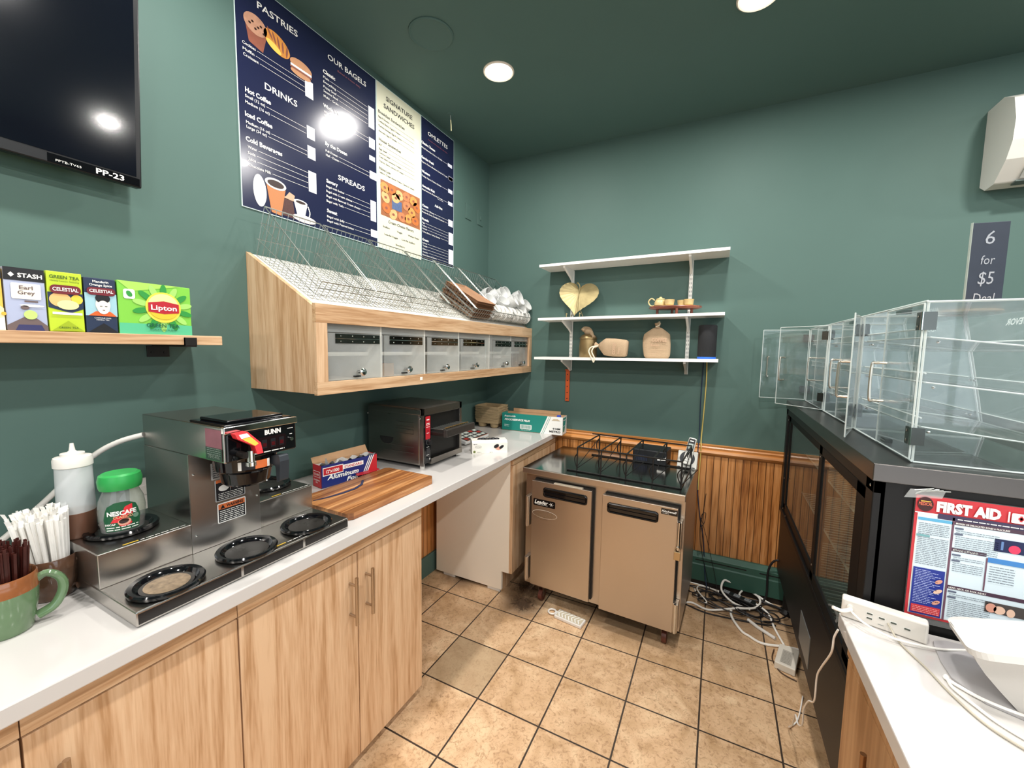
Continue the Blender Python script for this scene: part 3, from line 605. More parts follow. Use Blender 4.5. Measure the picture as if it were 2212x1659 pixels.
bm.RR(.064, .06, .142, .118, .004, white, 1); bm.R(.067, .063, .139, .1, black, 2); bm.R(.067, .1, .139, .115, lor, 2); bm.text('WARNING', .088, .103, black, w=.046, h=.0095, k=3, bold=.03); bm.P([(.072, .102), (.084, .102), (.078, .113)], black, 3)
for q in range(6): bm.greek(.07, .136, .066+.0055*q, .0035, white, 3, q)
bm.RR(.06, .124, .142, .188, .004, P('grey sticker', 'a8a9a8'), 1); bm.R(.063, .127, .139, .187, black, 2); bm.R(.063, .178, .139, .187, lor, 3); bm.text('WARNING', .09, .1795, black, w=.04, h=.006, k=4, bold=.03)
bm.E((.083, .161), .014, .009, white, 3); bm.R(.1, .15, .1008, .177, white, 3)
for q in range(4): bm.greek(.104, .136, .156+.005*q, .003, white, 3, q)
for q in range(4): bm.greek(.068, .135, .13+.005*q, .003, white, 3, q)
bm.P([(.052, .19), (.075, .19), (.09, .19), (.09, .238), (.052, .238)], P('grey sticker', 'a8a9a8'), 1)
for q in range(6): bm.greek(.056, .086, .195+.006*q, .004, black, 3, q+9)
bm.build('warning_label', t)
# brew funnel
f = M().lathe([(0, 1.14), (.05, 1.14), (.058, 1.147), (.064, 1.178), (.074, 1.186), (.078, 1.222), (.074, 1.226)], (.523, -2.232, 0), blkg, 36).build('brew_funnel', t)
M().prism([(.585, 1.215), (.628, 1.222), (.632, 1.205), (.628, 1.15), (.616, 1.145), (.612, 1.19), (.59, 1.195)], 'y', -2.205, -2.178, mat('soft black grip', '2b3036', .5)).build('funnel_handle', f, .004)
bm = M()
for k in range(10):
    a = -.75+.1*k; q0 = (.523+.0785*math.cos(a), -2.232+.0785*math.sin(a)); a2 = a+.1; q1 = (.523+.0785*math.cos(a2), -2.232+.0785*math.sin(a2))
    bm.add([(q0[0], q0[1], 1.192), (q1[0], q1[1], 1.192), (q1[0], q1[1], 1.214), (q0[0], q0[1], 1.214)], [(0, 1, 2, 3)], white if k in (0, 9) else (lor if k > 4 else black))
bm.build('funnel_label', f)
# faucet
fr_ = P('faucet red', 'c5232a')
bm = M().cyl((.611, -2.298, 1.245), (.64, -2.298, 1.245), .008, blkm).cyl((.64, -2.286, 1.222), (.64, -2.286, 1.255), .0085, chrome).cyl((.64, -2.286, 1.216), (.64, -2.286, 1.226), .0115, chrome); f = bm.build('faucet', t)
bm = M()
lev = [(-2.32, 1.302), (-2.29, 1.304), (-2.264, 1.272), (-2.264, 1.246), (-2.279, 1.246), (-2.281, 1.266), (-2.317, 1.29)]
bm.prism(lev, 'x', .616, .636, fr_)
for v_ in bm.v: v_.x += (1.304-v_.z)*.35
bm.build('faucet_lever', f, .0015)
bm = M().prism([(-2.312, 1.299), (-2.292, 1.3), (-2.286, 1.291), (-2.308, 1.289)], 'x', .6362, .6367, white).prism([(-2.307, 1.288), (-2.285, 1.29), (-2.27, 1.271), (-2.28, 1.267)], 'x', .6362, .6367, P('label amber', 'eab13a'))
for v_ in bm.v: v_.x += (1.304-v_.z)*.35
bm.build('lever_label', f)

# white hose behind the brewer
tag(M().tube(smooth_path([(.2, -2.33, 1.255), (.15, -2.37, 1.235), (.1, -2.41, 1.196), (.06, -2.46, 1.125), (.03, -2.51, 1.06), (.02, -2.6, .98), (.02, -2.75, .94)]), .0075, whp, 12).build('water_hose'), 'white water hose arching from the brewer down along the wall', 'hose')
t = thing('wall_outlet', (0, -2.25, 1.01), 'white wall outlet half hidden behind the coffee jar', 'outlet')
M().box(0, .006, -2.3, -2.225, .945, 1.075, whp).build('cover_plate', t, .002)
for z in (.98, 1.035): M().box(.006, .009, -2.28, -2.245, z-.016, z+.016, whp).build('socket', t, .004)

# mugs with straws and stirrers
def mug(x, y, z, body, rim, r, h, ang, label, name='ceramic_mug', cat='mug'):
    t = thing(name, (x, y, z), label, cat, 'mugs holding straws and stirrers')
    M().lathe([(0, 0), (r*.72, 0), (r*.8, .004), (r*.98, h*.45), (r*1.02, h*.72)], (x, y, z), body, 36).lathe([(r*1.02, h*.72), (r, h*.97), (r*.97, h), (r*.92, h*.97), (r*.9, h*.5), (r*.66, h*.08), (0, h*.06)], (x, y, z), rim, 36).build('body', t)
    T = rotz((x, y, z), ang)
    M(T).tube(smooth_path([(r*.93, 0, h*.8), (r*1.25, 0, h*.86), (r*1.62, 0, h*.72), (r*1.68, 0, h*.5), (r*1.4, 0, h*.25), (r*.9, 0, h*.14)], 5), .0075, body, 10, flat=1.3).build('handle', t)
MX, MY = .385, -2.65
gl_g = mat('green glaze', '5f7a56', .15, var=.2, vs=25, coat=.5); gl_b = mat('brown glaze', '8a5533', .15, var=.25, vs=40, coat=.5); gl_d = mat('dark brown glaze', '5a4030', .15, var=.5, vs=45, coat=.5)
mug(MX, MY, .915, gl_g, gl_b, .05, .123, 1.25, 'green ceramic mug with brown rim, full of brown stirrers')
mug(.29, -2.555, .915, gl_d, gl_d, .046, .1, 1.0, 'dark brown glazed mug behind the green mug, full of white straws')
stm = mat('brown stirrer plastic', '3c1712', .4, var=.25, vs=50); strm = mat('paper wrapped straw', 'f1eee8', .6, var=.04, vs=60)
rr = random.Random(5)
st0 = None
for i in range(95):
    a, q = rr.uniform(0, 2*pi), .043*math.sqrt(rr.random()); lx, ly = math.cos(a)*q, math.sin(a)*q; hgt = rr.uniform(.16, .176)
    T = Matrix.Translation((MX+lx*.7, MY+ly*.7, .928)) @ Matrix.Rotation(ly*-1.6, 4, 'X') @ Matrix.Rotation(lx*1.6, 4, 'Y') @ Matrix.Rotation(rr.random()*3, 4, 'Z')
    lb = 'thin brown plastic stirrer standing in the green mug'
    if st0 is None:
        st0 = M().box(-.0021, .0021, -.0012, .0012, 0, .17, stm).build('coffee_stirrer'); o = st0; tag(o, lb, 'stirrer', 'brown stirrers in the green mug')
    else: o = st0.copy(); COL.objects.link(o)
    o.matrix_world = T @ Matrix.Diagonal((1, 1, hgt/.17, 1))
st0 = None
for i in range(100):
    a, q = rr.uniform(0, 2*pi), .036*math.sqrt(rr.random()); lx, ly = math.cos(a)*q, math.sin(a)*q; hgt = rr.uniform(.188, .212)
    T = Matrix.Translation((.29+lx*.85, -2.555+ly*.85, .926)) @ Matrix.Rotation(ly*-3.4+.07, 4, 'X') @ Matrix.Rotation(lx*3, 4, 'Y') @ Matrix.Rotation(rr.random()*6, 4, 'Z')
    if st0 is None:
        st0 = M().cyl((0, 0, 0), (0, 0, .186), .0036, strm, n=7).add([(-.004, 0, .184), (.004, 0, .184), (.006, .003, .2), (-.003, .002, .198)], [(0, 1, 2, 3)], strm).build('drinking_straw'); o = st0
        tag(o, 'white paper-wrapped straw standing in the dark brown mug', 'straw', 'white straws in the brown mug')
    else: o = st0.copy(); COL.objects.link(o)
    o.matrix_world = T @ Matrix.Diagonal((1, 1, hgt/.2, 1))
# squeeze bottle
t = thing('squeeze_bottle', (.262, -2.497, 1.035), 'translucent squeeze bottle with white cap, a third full of syrup', 'bottle')
frost = clear('frosted plastic', 'e4e8ee', .42, .3, .1); syr = mat('brown syrup', '6b4a3a', .35, var=.1)
M().lathe([(0, .001), (.032, .001), (.0345, .006), (.035, .08), (.0335, .178), (.0325, .185)], (.262, -2.497, 1.035), frost, 36).build('body', t)
M().lathe([(0, .0006), (.0322, .0006), (.0349, .0058), (.0354, .064), (.0345, .0645), (0, .064)], (.262, -2.497, 1.035), syr, 36).build('syrup', t)
M().lathe([(.0335, .178), (.036, .18), (.036, .197), (.034, .203), (.022, .206), (.022, .212), (.01, .214), (.006, .218), (.0035, .236), (0, .236)], (.262, -2.497, 1.035), whp, 36).build('cap', t)
# instant coffee jar
t = thing('coffee_jar', (.348, -2.44, 1.048), 'instant coffee jar with bright green lid and green label', 'jar')
jg = clear('jar glass', 'dfe6d8', .12, .03, .1)
Jc = (.348, -2.44, 1.044); jr = [(0, .001), (.034, .001), (.041, .008), (.044, .03), (.046, .06), (.043, .085), (.035, .105), (.033, .118)]
M().lathe(jr, Jc, jg, 40, .92, 1).build('glass_body', t)
M().lathe([(0, .004), (.033, .004), (.039, .009), (.041, .024), (0, .026)], Jc, mat('coffee granules', '3a1f12', .8, var=.3, vs=300, bump=.5, bs=400), 36, .92, 1).build('coffee', t)
M().lathe([(.036, .112), (.04, .113), (.042, .12), (.043, .135), (.04, .148), (.034, .152), (0, .151)], Jc, mat('green lid', '2f9a4c', .35, var=.04), 40, .95, 1).build('lid', t)
lab = mat('dark green label', '1e5638', .4, var=.04); lred = P('label red', 'd8323a')
# label wrapped on the jar: flat shapes bent round it, facing the camera
def wrap(b, c, r, a0, zb):
    for i, v in enumerate(b.v): 
        a = a0+v.x/r; q = r+v.z; b.v[i] = Vector((c[0]+q*math.cos(a)*.92, c[1]+q*math.sin(a), c[2]+zb+v.y))
    return b
bm = M()
def strip(b, u0, u1, v0, v1, m, k, n=10):
    for i in range(n):
        a, c_ = u0+(u1-u0)*i/n, u0+(u1-u0)*(i+1)/n; b.R(a, v0, c_, v1, m, k)
def wshape(b, pts, m, k, n=12):
    """convex outline cut into upright strips so that it can follow the curve"""
    xs = [p[0] for p in pts]; x0, x1 = min(xs), max(xs)
    def yr(x):
        ys = []
        for (ax, ay), (bx, by) in zip(pts, pts[1:]+pts[:1]):
            if (ax-x)*(bx-x) <= 0 and ax != bx: ys.append(ay+(by-ay)*(x-ax)/(bx-ax))
        return min(ys), max(ys)
    for i in range(n):
        a, c_ = x0+(x1-x0)*(i+.001)/n, x0+(x1-x0)*(i+.999)/n; (l0, h0), (l1, h1) = yr(a), yr(c_)
        b.add([(a, l0, k*LIFT), (c_, l1, k*LIFT), (c_, h1, k*LIFT), (a, h0, k*LIFT)], [(0, 1, 2, 3)], m)
wshape(bm, [(-.034, .014), (.034, .014), (.037, .045), (.03, .075), (.012, .086), (-.012, .086), (-.03, .075), (-.037, .045)], lab, 1, 16)
wshape(bm, [(-.002, .052), (.02, .052), (.02, .078), (.006, .074)], lred, 2, 6); wshape(bm, [(-.022, .036), (.0, .036), (.014, .052), (-.012, .052)], lred, 2, 6)
bm.text('NESCAFE', 0, .054, white, w=.054, h=.011, k=4, al='C', bold=.04); bm.text('CLASICO', .002, .046, P('label gold', 'e0b487'), w=.036, h=.006, k=4, al='C', bold=.02)
bm.E((.004, .036), .012, .009, P('cup pink', 'e3a08a'), 4, .1, 20); bm.E((.003, .038), .009, .006, cof, 5, .1, 16); bm.E((.006, .03), .012, .005, lred, 3, .1, 16); bm.text('DECAF', -.032, .03, white, w=.02, h=.0045, k=4, bold=.03)
for q in range(2): bm.greek(-.03, .03, .017+.006*q, .004, white, 3, q)
bm.E((.026, .046), .006, .006, P('label grey green', '6d8f7a'), 3)
wrap(bm, Jc, .0462, -.33, 0); bm.build('label', t)
# plate edge note: cutting board, foil box
t = tag(M().prism([(.285, -1.915), (.3, -1.925), (.56, -1.925), (.575, -1.905), (.577, -1.468), (.555, -1.44), (.30, -1.44), (.285, -1.455)], 'z', .9165, .941, wood('acacia board', 'cf9a66', 'a9703f', 'y', .35, dark='7a4422', scale=2.0, coat=.1, bands=((.33, '6a3a20'), (.36, 0), (.405, '7a4a2c'), (.435, 0), (.47, '8a5a38'), (.52, 0), (.54, '5f3319')))).build('cutting_board', bevel=.005), 'striped brown wooden cutting board lying at the counter edge', 'cutting board')
# pen knife, foil box
def seg(p, q): return Vector(q)-Vector(p)
t = thing('foil_box', (.24, -1.6, .9155), 'open red and blue aluminum foil box beside the cutting board', 'box')
fa = math.atan2(-1.49+1.745, .262-.218); T = rotz((.215, -1.75, .9155), fa)   # local x runs along the box, +y to the wall
fL, fW, fH = .272, .07, .098
fblue, fred, fsil = P('foil box blue', '1c2a6e'), P('foil box red', 'b8242e'), mat('crumpled foil', 'd8dada', .35, metal=.35, var=.15, vs=60, bump=.6, bs=40)
bm = M(T); th = .002
bm.box(0, fL, 0, th, 0, fH, fblue).box(0, fL, fW-th, fW, 0, fH, card).box(0, th, 0, fW, 0, fH, fred).box(fL-th, fL, 0, fW, 0, fH, fred).box(0, fL, 0, fW, 0, th, card); bm.build('carton', t)
M(T).add([(0, fW, fH), (fL, fW, fH), (fL-.002, fW+.02, fH+.032), (.004, fW+.022, fH+.02)], [(0, 1, 2, 3), (3, 2, 1, 0)], card).build('flap', t)
rr = random.Random(2)
bm = M(T); n = 16
vs = [(.004+(fL-.008)*i/n, .004+(fW-.008)*j/4, fH-.02+rr.uniform(0, .022)+(.012 if j == 0 else 0)) for i in range(n+1) for j in range(5)]
bm.add(vs, [(i*5+j, i*5+j+1, (i+1)*5+j+1, (i+1)*5+j) for i in range(n) for j in range(4)], fsil)
bm.add([(.02, .012, fH-.006), (.045, .02, fH-.004), (.03, .016, fH+.03)], [(0, 1, 2), (2, 1, 0)], fsil); bm.build('foil', t)
F = T @ frame((0, -.0006, 0), (1, 0, 0), (0, 0, 1)); bm = M(F)
bm.R(.006, .052, .1, .088, white, 1); bm.R(.009, .056, .097, .085, fred, 2); bm.text('12"x1000', .05, .063, white, w=.06, h=.014, k=3, al='C', bold=.02)
bm.R(.1, .064, .2, .083, white, 1); bm.text('STANDARD', .105, .068, fred, w=.088, h=.011, k=2, bold=.02)
bm.text('Aluminum', .025, .033, white, w=.15, h=.021, k=2, bold=.03, shear=.25); bm.text('Foil', .115, .008, white, w=.06, h=.018, k=2, bold=.03, shear=.25)
bm.P([(.205, 0), (fL, 0), (fL, .098), (.252, .098)], fred, 1)
for q in range(3): bm.P([(.185+.01*q, 0), (.19+.01*q, 0), (.237+.01*q, .098), (.232+.01*q, .098)], white, 2)
bm.text('FOODSERVICE', .207, .012, white, w=.055, h=.006, k=3)
bm.build('printed_front', t)
F = T @ frame((-.0006, fW, 0), (0, -1, 0), (0, 0, 1)); bm = M(F)
bm.R(.008, .045, .062, .072, white, 1); bm.R(.01, .047, .06, .07, fred, 2); bm.text('12"x1000', .035, .054, white, w=.038, h=.009, k=3, al='C', bold=.02); bm.text('FOODSERVICE', .035, .03, white, w=.048, h=.006, k=2, al='C', bold=.02); bm.text('FOIL', .035, .02, white, w=.016, h=.006, k=2, al='C', bold=.02); bm.build('printed_end', t)
M(T).prism([(.15, -.03), (.2, -.035), (fL, -.022), (fL, -.001), (.16, -.001)], 'z', .0262, .029, fred).build('torn_flap', t)
kn = [(.36, -1.9), (.378, -1.85), (.39, -1.79), (.392, -1.73), (.375, -1.68), (.34, -1.64)]
bm = M(); pl = []; pr = []
for i, (x, y) in enumerate(kn):
    w_ = (.001, .006, .008, .008, .008, .008)[i]; pl.append((x-w_, y)); pr.append((x+w_*.6, y))
bm.prism(pl+pr[::-1], 'z', .9415, .9435, mat('dark blue card edge', '2a2f4a', .4)).build('torn_strip', t)
# ---------------------------------------------------------------- conveyor toaster
t = thing('conveyor_toaster', (.235, -1.17, .915), 'boxy stainless conveyor toaster with a black opening and wire shelf', 'toaster')
x0, x1, y0, y1, z0, z1 = .05, .42, -1.335, -1.0, .935, 1.222
ts = mat('toaster steel', '8a8580', .3, metal=1, var=.06, vs=14, stretch=(1, 1, 8), rvar=.05)
bm = M().box(x0, x1-.02, y0, y1, z0, z1, ts); bm.build('housing', t, .012, 3)
bm = M().box(x0+.002, x1-.004, y0-.001, y1+.001, z1-.042, z1+.001, ts); bm.build('top_cover', t, .012, 3)
fp = M()   # front frame around the opening
fp.box(x1-.02, x1, y0, y0+.01, z0, z1, ts).box(x1-.02, x1, y1-.02, y1, z0, z1, ts).box(x1-.02, x1, y0, y1, z1-.035, z1, ts).box(x1-.02, x1+.004, y0+.06, y1, z0, z0+.03, ts); fp.build('front_frame', t, .001)
M().box(x1-.02, x1+.001, y0+.008, y0+.058, z0+.012, z1-.036, blkg).build('control_panel', t, .002)
M().box(x1-.16, x1-.019, y0+.06, y1-.021, z0+.031, z1-.036, mat('toaster cavity', '0d0c0b', .5, var=.1)).build('cavity', t)
F = frame((x1+.0014, y0+.008, z0+.012), (0, 1, 0), (0, 0, 1)); bm = M(F)
bm.RR(.008, .12, .045, .235, .004, mat('toaster red', 'b5202c', .35), 1); bm.R(.016, .215, .037, .22, white, 2); bm.text('CTS', .026, .19, white, w=.026, h=.011, k=2, al='C', bold=.03); bm.greek(.014, .04, .18, .004, white, 2); bm.P([(.022, .16), (.03, .16), (.026, .168)], black, 2); bm.greek(.016, .036, .15, .004, white, 2)
bm.E((.03, .105), .016, .016, P('dial ring', '6b6b6b'), 1); bm.E((.03, .105), .0145, .0145, black, 2); bm.R(.015, .045, .042, .075, P('rocker grey', '2c2c2e'), 1); bm.R(.016, .04, .036, .042, white, 1); bm.R(.016, .08, .036, .082, white, 1); bm.build('panel_print', t)
M().cyl((x1, y0+.038, z0+.117), (x1+.018, y0+.038, z0+.117), .012, blk).build('dial', t, .001)
M().cyl((x1, y0+.036, z0+.035), (x1+.012, y0+.036, z0+.035), .005, chrome).build('switch', t)
bm = M()
for x in (x0+.03, x1-.03):
    for y in (y0+.03, y1-.03): bm.cyl((x, y, .915), (x, y, z0+.002), .012, whp if (x > .3 and y < -1.2) else rub)
bm.build('foot', t)
bm = M().box(x1-.02, x1+.078, y0+.062, y1-.03, 1.082, 1.1, blkm)
bm.box(x1+.078, x1+.1, y0+.058, y1-.02, 1.08, 1.118, mat('worn black steel', '4a4744', .35, metal=.6, var=.3, vs=60))
fd = bm.build('feed_shelf', t, .003)
bm = M().tube([(x1+.072, y0+.08, 1.121), (x1+.072, y1-.05, 1.121)], .003, mat('brass rod', 'd0b070', .25, metal=1), 8)
for i in range(14): bm.tube([(x1-.1, y0+.07+.018*i, 1.108), (x1+.07, y0+.07+.018*i, 1.116)], .0012, wirem, 4)
bm.build('conveyor_grid', fd)
F = frame((x0, y0-.0006, z0), (1, 0, 0), (0, 0, 1)); bm = M()
for z in (.155, .19):
    bm.tube([(x0+.2, y0-.001, z0+z), (x0+.31, y0-.001, z0+z), (x0+.31, y0-.001, z0+z+.022), (x0+.2, y0-.001, z0+z+.022)], .0016, ts, 5)
for z in (.06, .09): bm.tube([(x0+.12, y0-.001, z0+z), (x0+.31, y0-.001, z0+z)], .0012, ts, 5)
bm.build('louvre', t)
M().prism([(.185+.045*math.cos(pi+pi*i/14), 1.062+.038*math.sin(pi+pi*i/14)) for i in range(15)], 'y', y0-.0015, y0+.004, rub).build('hand_recess', t)
bm = M()
for x in (x0+.005, x1-.02): bm.ell((x, y0-.001, z1-.05), (.004, .002, .004), chrome, 8, 6)
bm.build('screw', t)
# scale keypad behind toaster
t = thing('kitchen_scale', (.2, -.72, .915), 'grey keypad scale sticking out behind the toaster', 'scale')
M().box(.04, .29, -.84, -.53, .9155, .925, mat('scale grey', 'c9c9c6', .4)).build('body', t, .006)
T = Matrix.Translation((.17, -.53, .967)) @ Matrix.Rotation(math.radians(12), 4, 'Y')
M(T).box(0, .16, -.28, .0, -.012, .012, mat('scale grey', 'c9c9c6', .4)).build('keypad_panel', t, .005)
bm = M(T @ frame((0, -.28, .0122), (0, 1, 0), (-1, 0, 0))); bm.R(.01, -.155, .27, -.01, P('keypad slate', '3e4042'), 1)
for i in range(5):
    for j in range(4): bm.RR(.02+.05*i, -.145+.034*j, .058+.05*i, -.122+.034*j, .002, P('key green grey', 'dfe5dc') if (i+j) % 5 else P('key red', 'b8453a'), 2)
bm.R(.01, -.16, .27, -.156, P('key orange', 'c76a3c'), 2); bm.build('keys', t)
# glove box
t = thing('glove_box', (.53, -.86, .915), 'low white glove box with black gloves showing in its top slot', 'box')
ga = math.atan2(-.815+.944, .616-.456); T = rotz((.456, -.944, .915), ga); gm = P('glove box white', 'ebe7dc')
M(T).prism([(0, 0), (.1, 0), (.1, .066), (.085, .073), (.018, .073), (0, .062)], 'x', 0, .205, gm).build('carton', t, .001)
bm = M(T @ frame((.04, .025, .0735), (1, 0, 0), (0, 1, 0))); bm.E((.06, .025), .065, .018, black, 0); bm.build('slot', t)
bm = M(T)
for i in range(6): bm.ell((.05+.02*i, .05+.006*math.sin(i*2), .0745), (.016, .014, .006), black, 10, 6)
bm.build('gloves', t)
bm = M(T @ frame((0, -.0006, 0), (1, 0, 0), (0, 0, 1)))
bm.E((.035, .04), .019, .007, P('print grey', '8a8f8a'), 1); bm.E((.035, .04), .017, .0055, gm, 2); bm.text('ULTRA', .035, .037, P('print grey', '8a8f8a'), w=.02, h=.005, k=3, al='C'); bm.greek(.008, .028, .054, .005, black, 1)
bm.E((.013, .012), .007, .007, P('seal olive', '6f7a3a'), 1); bm.greek(.028, .052, .008, .004, P('print grey', '8a8f8a'), 1); bm.E((.15, .03), .018, .011, P('skin pink print', 'd59a86'), 1, -.3); bm.E((.14, .042), .016, .01, black, 2, .5); bm.E((.17, .036), .015, .008, black, 2, .6); bm.greek(.1, .12, .006, .004, P('print grey', '8a8f8a'), 1); bm.build('printed_front', t)
# moulded drink carriers
pulp = mat('moulded pulp', 'a8916d', .85, var=.12, vs=60, bump=.4, bs=120)
cc = (.135, -.155)
def carrier(z, first=False):
    bm = M()
    def rounded(s, z_): return [(cc[0]+s*a, cc[1]+s*b_, z_) for a, b_ in ((-.1, -.085), (-.04, -.095), (.04, -.095), (.1, -.085), (.108, -.03), (.108, .03), (.1, .085), (.04, .095), (-.04, .095), (-.1, .085), (-.108, .03), (-.108, -.03))]
    rings = [rounded(1, z+.028), rounded(.985, z+.031), rounded(.94, z+.02), rounded(.93, z)]
    vs = sum(rings, []); n = 12
    bm.add(vs, [(j*n+i, j*n+(i+1) % n, (j+1)*n+(i+1) % n, (j+1)*n+i) for j in range(3) for i in range(n)], pulp, True)
    bm.add(rings[3], [tuple(range(n))], pulp)
    for sx_ in (-1, 1):
        for sy_ in (-1, 1): bm.lathe([(.036, .0), (.03, -.03), (.022, -.036), (0, -.036)], (cc[0]+sx_*.052, cc[1]+sy_*.045, z), pulp, 14)
    return bm
o0 = None
for i in range(12):
    z = .953+.0088*i
    lb = 'brown moulded drink carrier in the stack left of the film box'
    if o0 is None: o0 = carrier(z).build('drink_carrier'); tag(o0, lb, 'drink carrier', 'stacked moulded drink carriers')
    else: o = o0.copy(); COL.objects.link(o); o.location = (.0012*((i*7) % 5-2), .001*((i*3) % 4-1.5), z-.953)
# film box
t = thing('film_box', (.5, -.15, .915), 'long teal and white food film box standing on the counter corner', 'box')
a = math.atan2(.03, .452); T = rotz((.268, -.232, .9155), a); teal = P('film teal', '1e8275'); fw_, fl_, fh_ = .105, .466, .128
bm = M(T).box(0, fl_, 0, .002, 0, fh_, teal).box(0, fl_, fw_-.002, fw_, 0, fh_, card).box(0, .002, 0, fw_, 0, fh_, teal).box(fl_-.002, fl_, 0, fw_, 0, fh_, whp).box(0, fl_, 0, fw_, 0, .003, card).box(.002, fl_-.002, .002, fw_-.002, .08, .1, mat('film roll', 'd8d8d2', .3)); bm.build('carton', t)
M(T).box(.05, .42, fw_-.002, fw_, fh_-.002, fh_+.024, card).build('flap', t)
M(T).box(.42, .445, .005, .03, fh_-.03, fh_+.01, P('blue cutter', '2f49b8')).build('slide_cutter', t, .002)
bm = M(T @ frame((0, -.0006, 0), (1, 0, 0), (0, 0, 1)))
bm.P([(.3, 0), (fl_, 0), (fl_, fh_), (.355, fh_)], white, 1)
for q in range(2): bm.P([(.312+.012*q, 0), (.315+.012*q, 0), (.37+.012*q, fh_), (.367+.012*q, fh_)], teal, 2)
bm.text('Reynolds', .02, .102, white, w=.09, h=.012, k=2, bold=.02, shear=.3); bm.text('FOODSERVICE FILM', .022, .075, white, w=.2, h=.014, k=2, bold=.04, shear=.3)
bm.text('914M', .395, .036, inkb, w=.055, h=.014, k=3, bold=.03); bm.text('METRO', .37, .015, inkb, w=.082, h=.014, k=3, bold=.03); bm.P([(.385, .1), (.45, .1), (.43, .113), (.4, .112)], P('tape tan', 'c9b79a'), 3)
bm.R(.145, .02, .235, .052, white, 2)
rr = random.Random(4); x = .15
while x < .23: w_ = rr.uniform(.001, .003); bm.R(x, .024, x+w_, .049, teal, 3); x += w_+rr.uniform(.001, .003)
bm.greek(.02, .06, .04, .007, white, 2); bm.greek(.02, .06, .03, .004, white, 2); bm.greek(.155, .225, .012, .004, white, 2); bm.build('printed_front', t)
bm = M(T @ frame((fl_+.0006, 0, 0), (0, 1, 0), (0, 0, 1))); bm.P([(.01, .02), (.045, .02), (.085, .12), (.01, .12)], teal, 1); bm.text('Reynolds', .015, .1, white, w=.06, h=.009, k=2, bold=.03); bm.greek(.015, .05, .06, .008, white, 2); bm.build('printed_end', t)
# ---------------------------------------------------------------- bagel bin cabinet on the left wall
t = thing('bin_cabinet', (.2, -.95, 1.345), 'wall-hung oak bin cabinet with six clear flip-up doors', 'cabinet')
YA, YB = -1.898, -.004
prof = [(.001, 1.345), (.378, 1.345), (.378, 1.665), (.001, 1.885)]
for n_, y in (('side_panel', YA), ('side_panel', YB-.018)): M().prism(prof, 'y', y, y+.018, oak).build(n_, t, .0008)
sl = math.atan2(.205, .36)
M().prism([(.002, 1.866), (.378, 1.648), (.378, 1.662), (.002, 1.88)], 'y', YA+.018, YB-.018, whl).build('sloped_top', t)
M().box(.002, .014, YA+.018, YB-.018, 1.36, 1.86, whl).build('back_panel', t)
M().box(.014, .378, YA+.018, YB-.018, 1.362, 1.38, whl).build('bottom_board', t)
M().box(.014, .3, YA+.018, YB-.018, 1.48, 1.495, whl).build('inner_shelf', t)
bm = M()
for y in (-1.56, -1.265, -.965, -.62, -.315): bm.box(.014, .374, y-.004, y+.004, 1.38, 1.66, whl)
bm.build('divider', t)
bm = M().box(.378, .396, YA, YB, 1.604, 1.673, oakh).box(.378, .396, YA, YB, 1.34, 1.387, oakh); bm.build('front_rail', t, .0008)
bm = M().box(.378, .3958, YA, YA+.048, 1.387, 1.604, oak).box(.378, .3958, YB-.042, YB, 1.387, 1.604, oak); bm.build('front_stile', t, .0008)
bm = M()
bm.box(.372, .376, YA+.048, YB-.042, 1.572, 1.603, milky)
M().box(.372, .376, YA+.045, YB-.04, 1.573, 1.606, milky).build('fixed_strip', t)
doors = [(-1.838, -1.555, -1.804, -1.577, -1.697), (-1.548, -1.268, -1.516, -1.291, -1.418), (-1.25, -.96, -1.218, -.986, -1.122), (-.952, -.672, -.929, -.694, -.827), (-.58, -.302, -.552, -.326, -.444), (-.298, -.05, -.274, -.055, -.176)]
M().box(.372, .376, -.672, -.58, 1.388, 1.573, milky).build('fixed_panel', t)
hm = mat('dark chrome hinge', '55534c', .12, metal=1, var=.5, vs=6)
for a, c_, h0, h1, k in doors:
    d = M().box(.377, .381, a, c_, 1.39, 1.57, milky).build('door', t)
    bm = M().box(.381, .3828, h0, h1, 1.551, 1.568, hm).box(.381, .3828, h0, h1, 1.531, 1.548, hm).cyl((.3825, h0, 1.5495), (.3825, h1, 1.5495), .002, chrome, n=8)
    for i in range(4):
        y = h0+(h1-h0)*(i+.45)/4
        for z in (1.56, 1.539): bm.ell((.383, y, z), (.0015, .0032, .0032), chrome, 8, 6)
    bm.build('hinge', d)
    bm = M().lathe([(0, 0), (.006, 0), (.006, .012), (.004, .018), (.012, .024), (.016, .032), (.012, .037), (0, .038)], (.381, k, 1.418), chrome, 20, axis='x')
    bm.box(.378, .392, k-.022, k+.006, 1.398, 1.403, rub); bm.build('knob', d)
tag(M().box(.2, .26, -1.52, -1.36, 1.3805, 1.44, card).build('cardboard_box'), 'small brown cardboard box inside the second clear bin', 'box')
tag(M().box(.396, .3966, -1.327, -1.309, 1.36, 1.376, white).build('paper_sticker'), 'tiny white sticker on the lower rail of the bin cabinet', 'sticker')

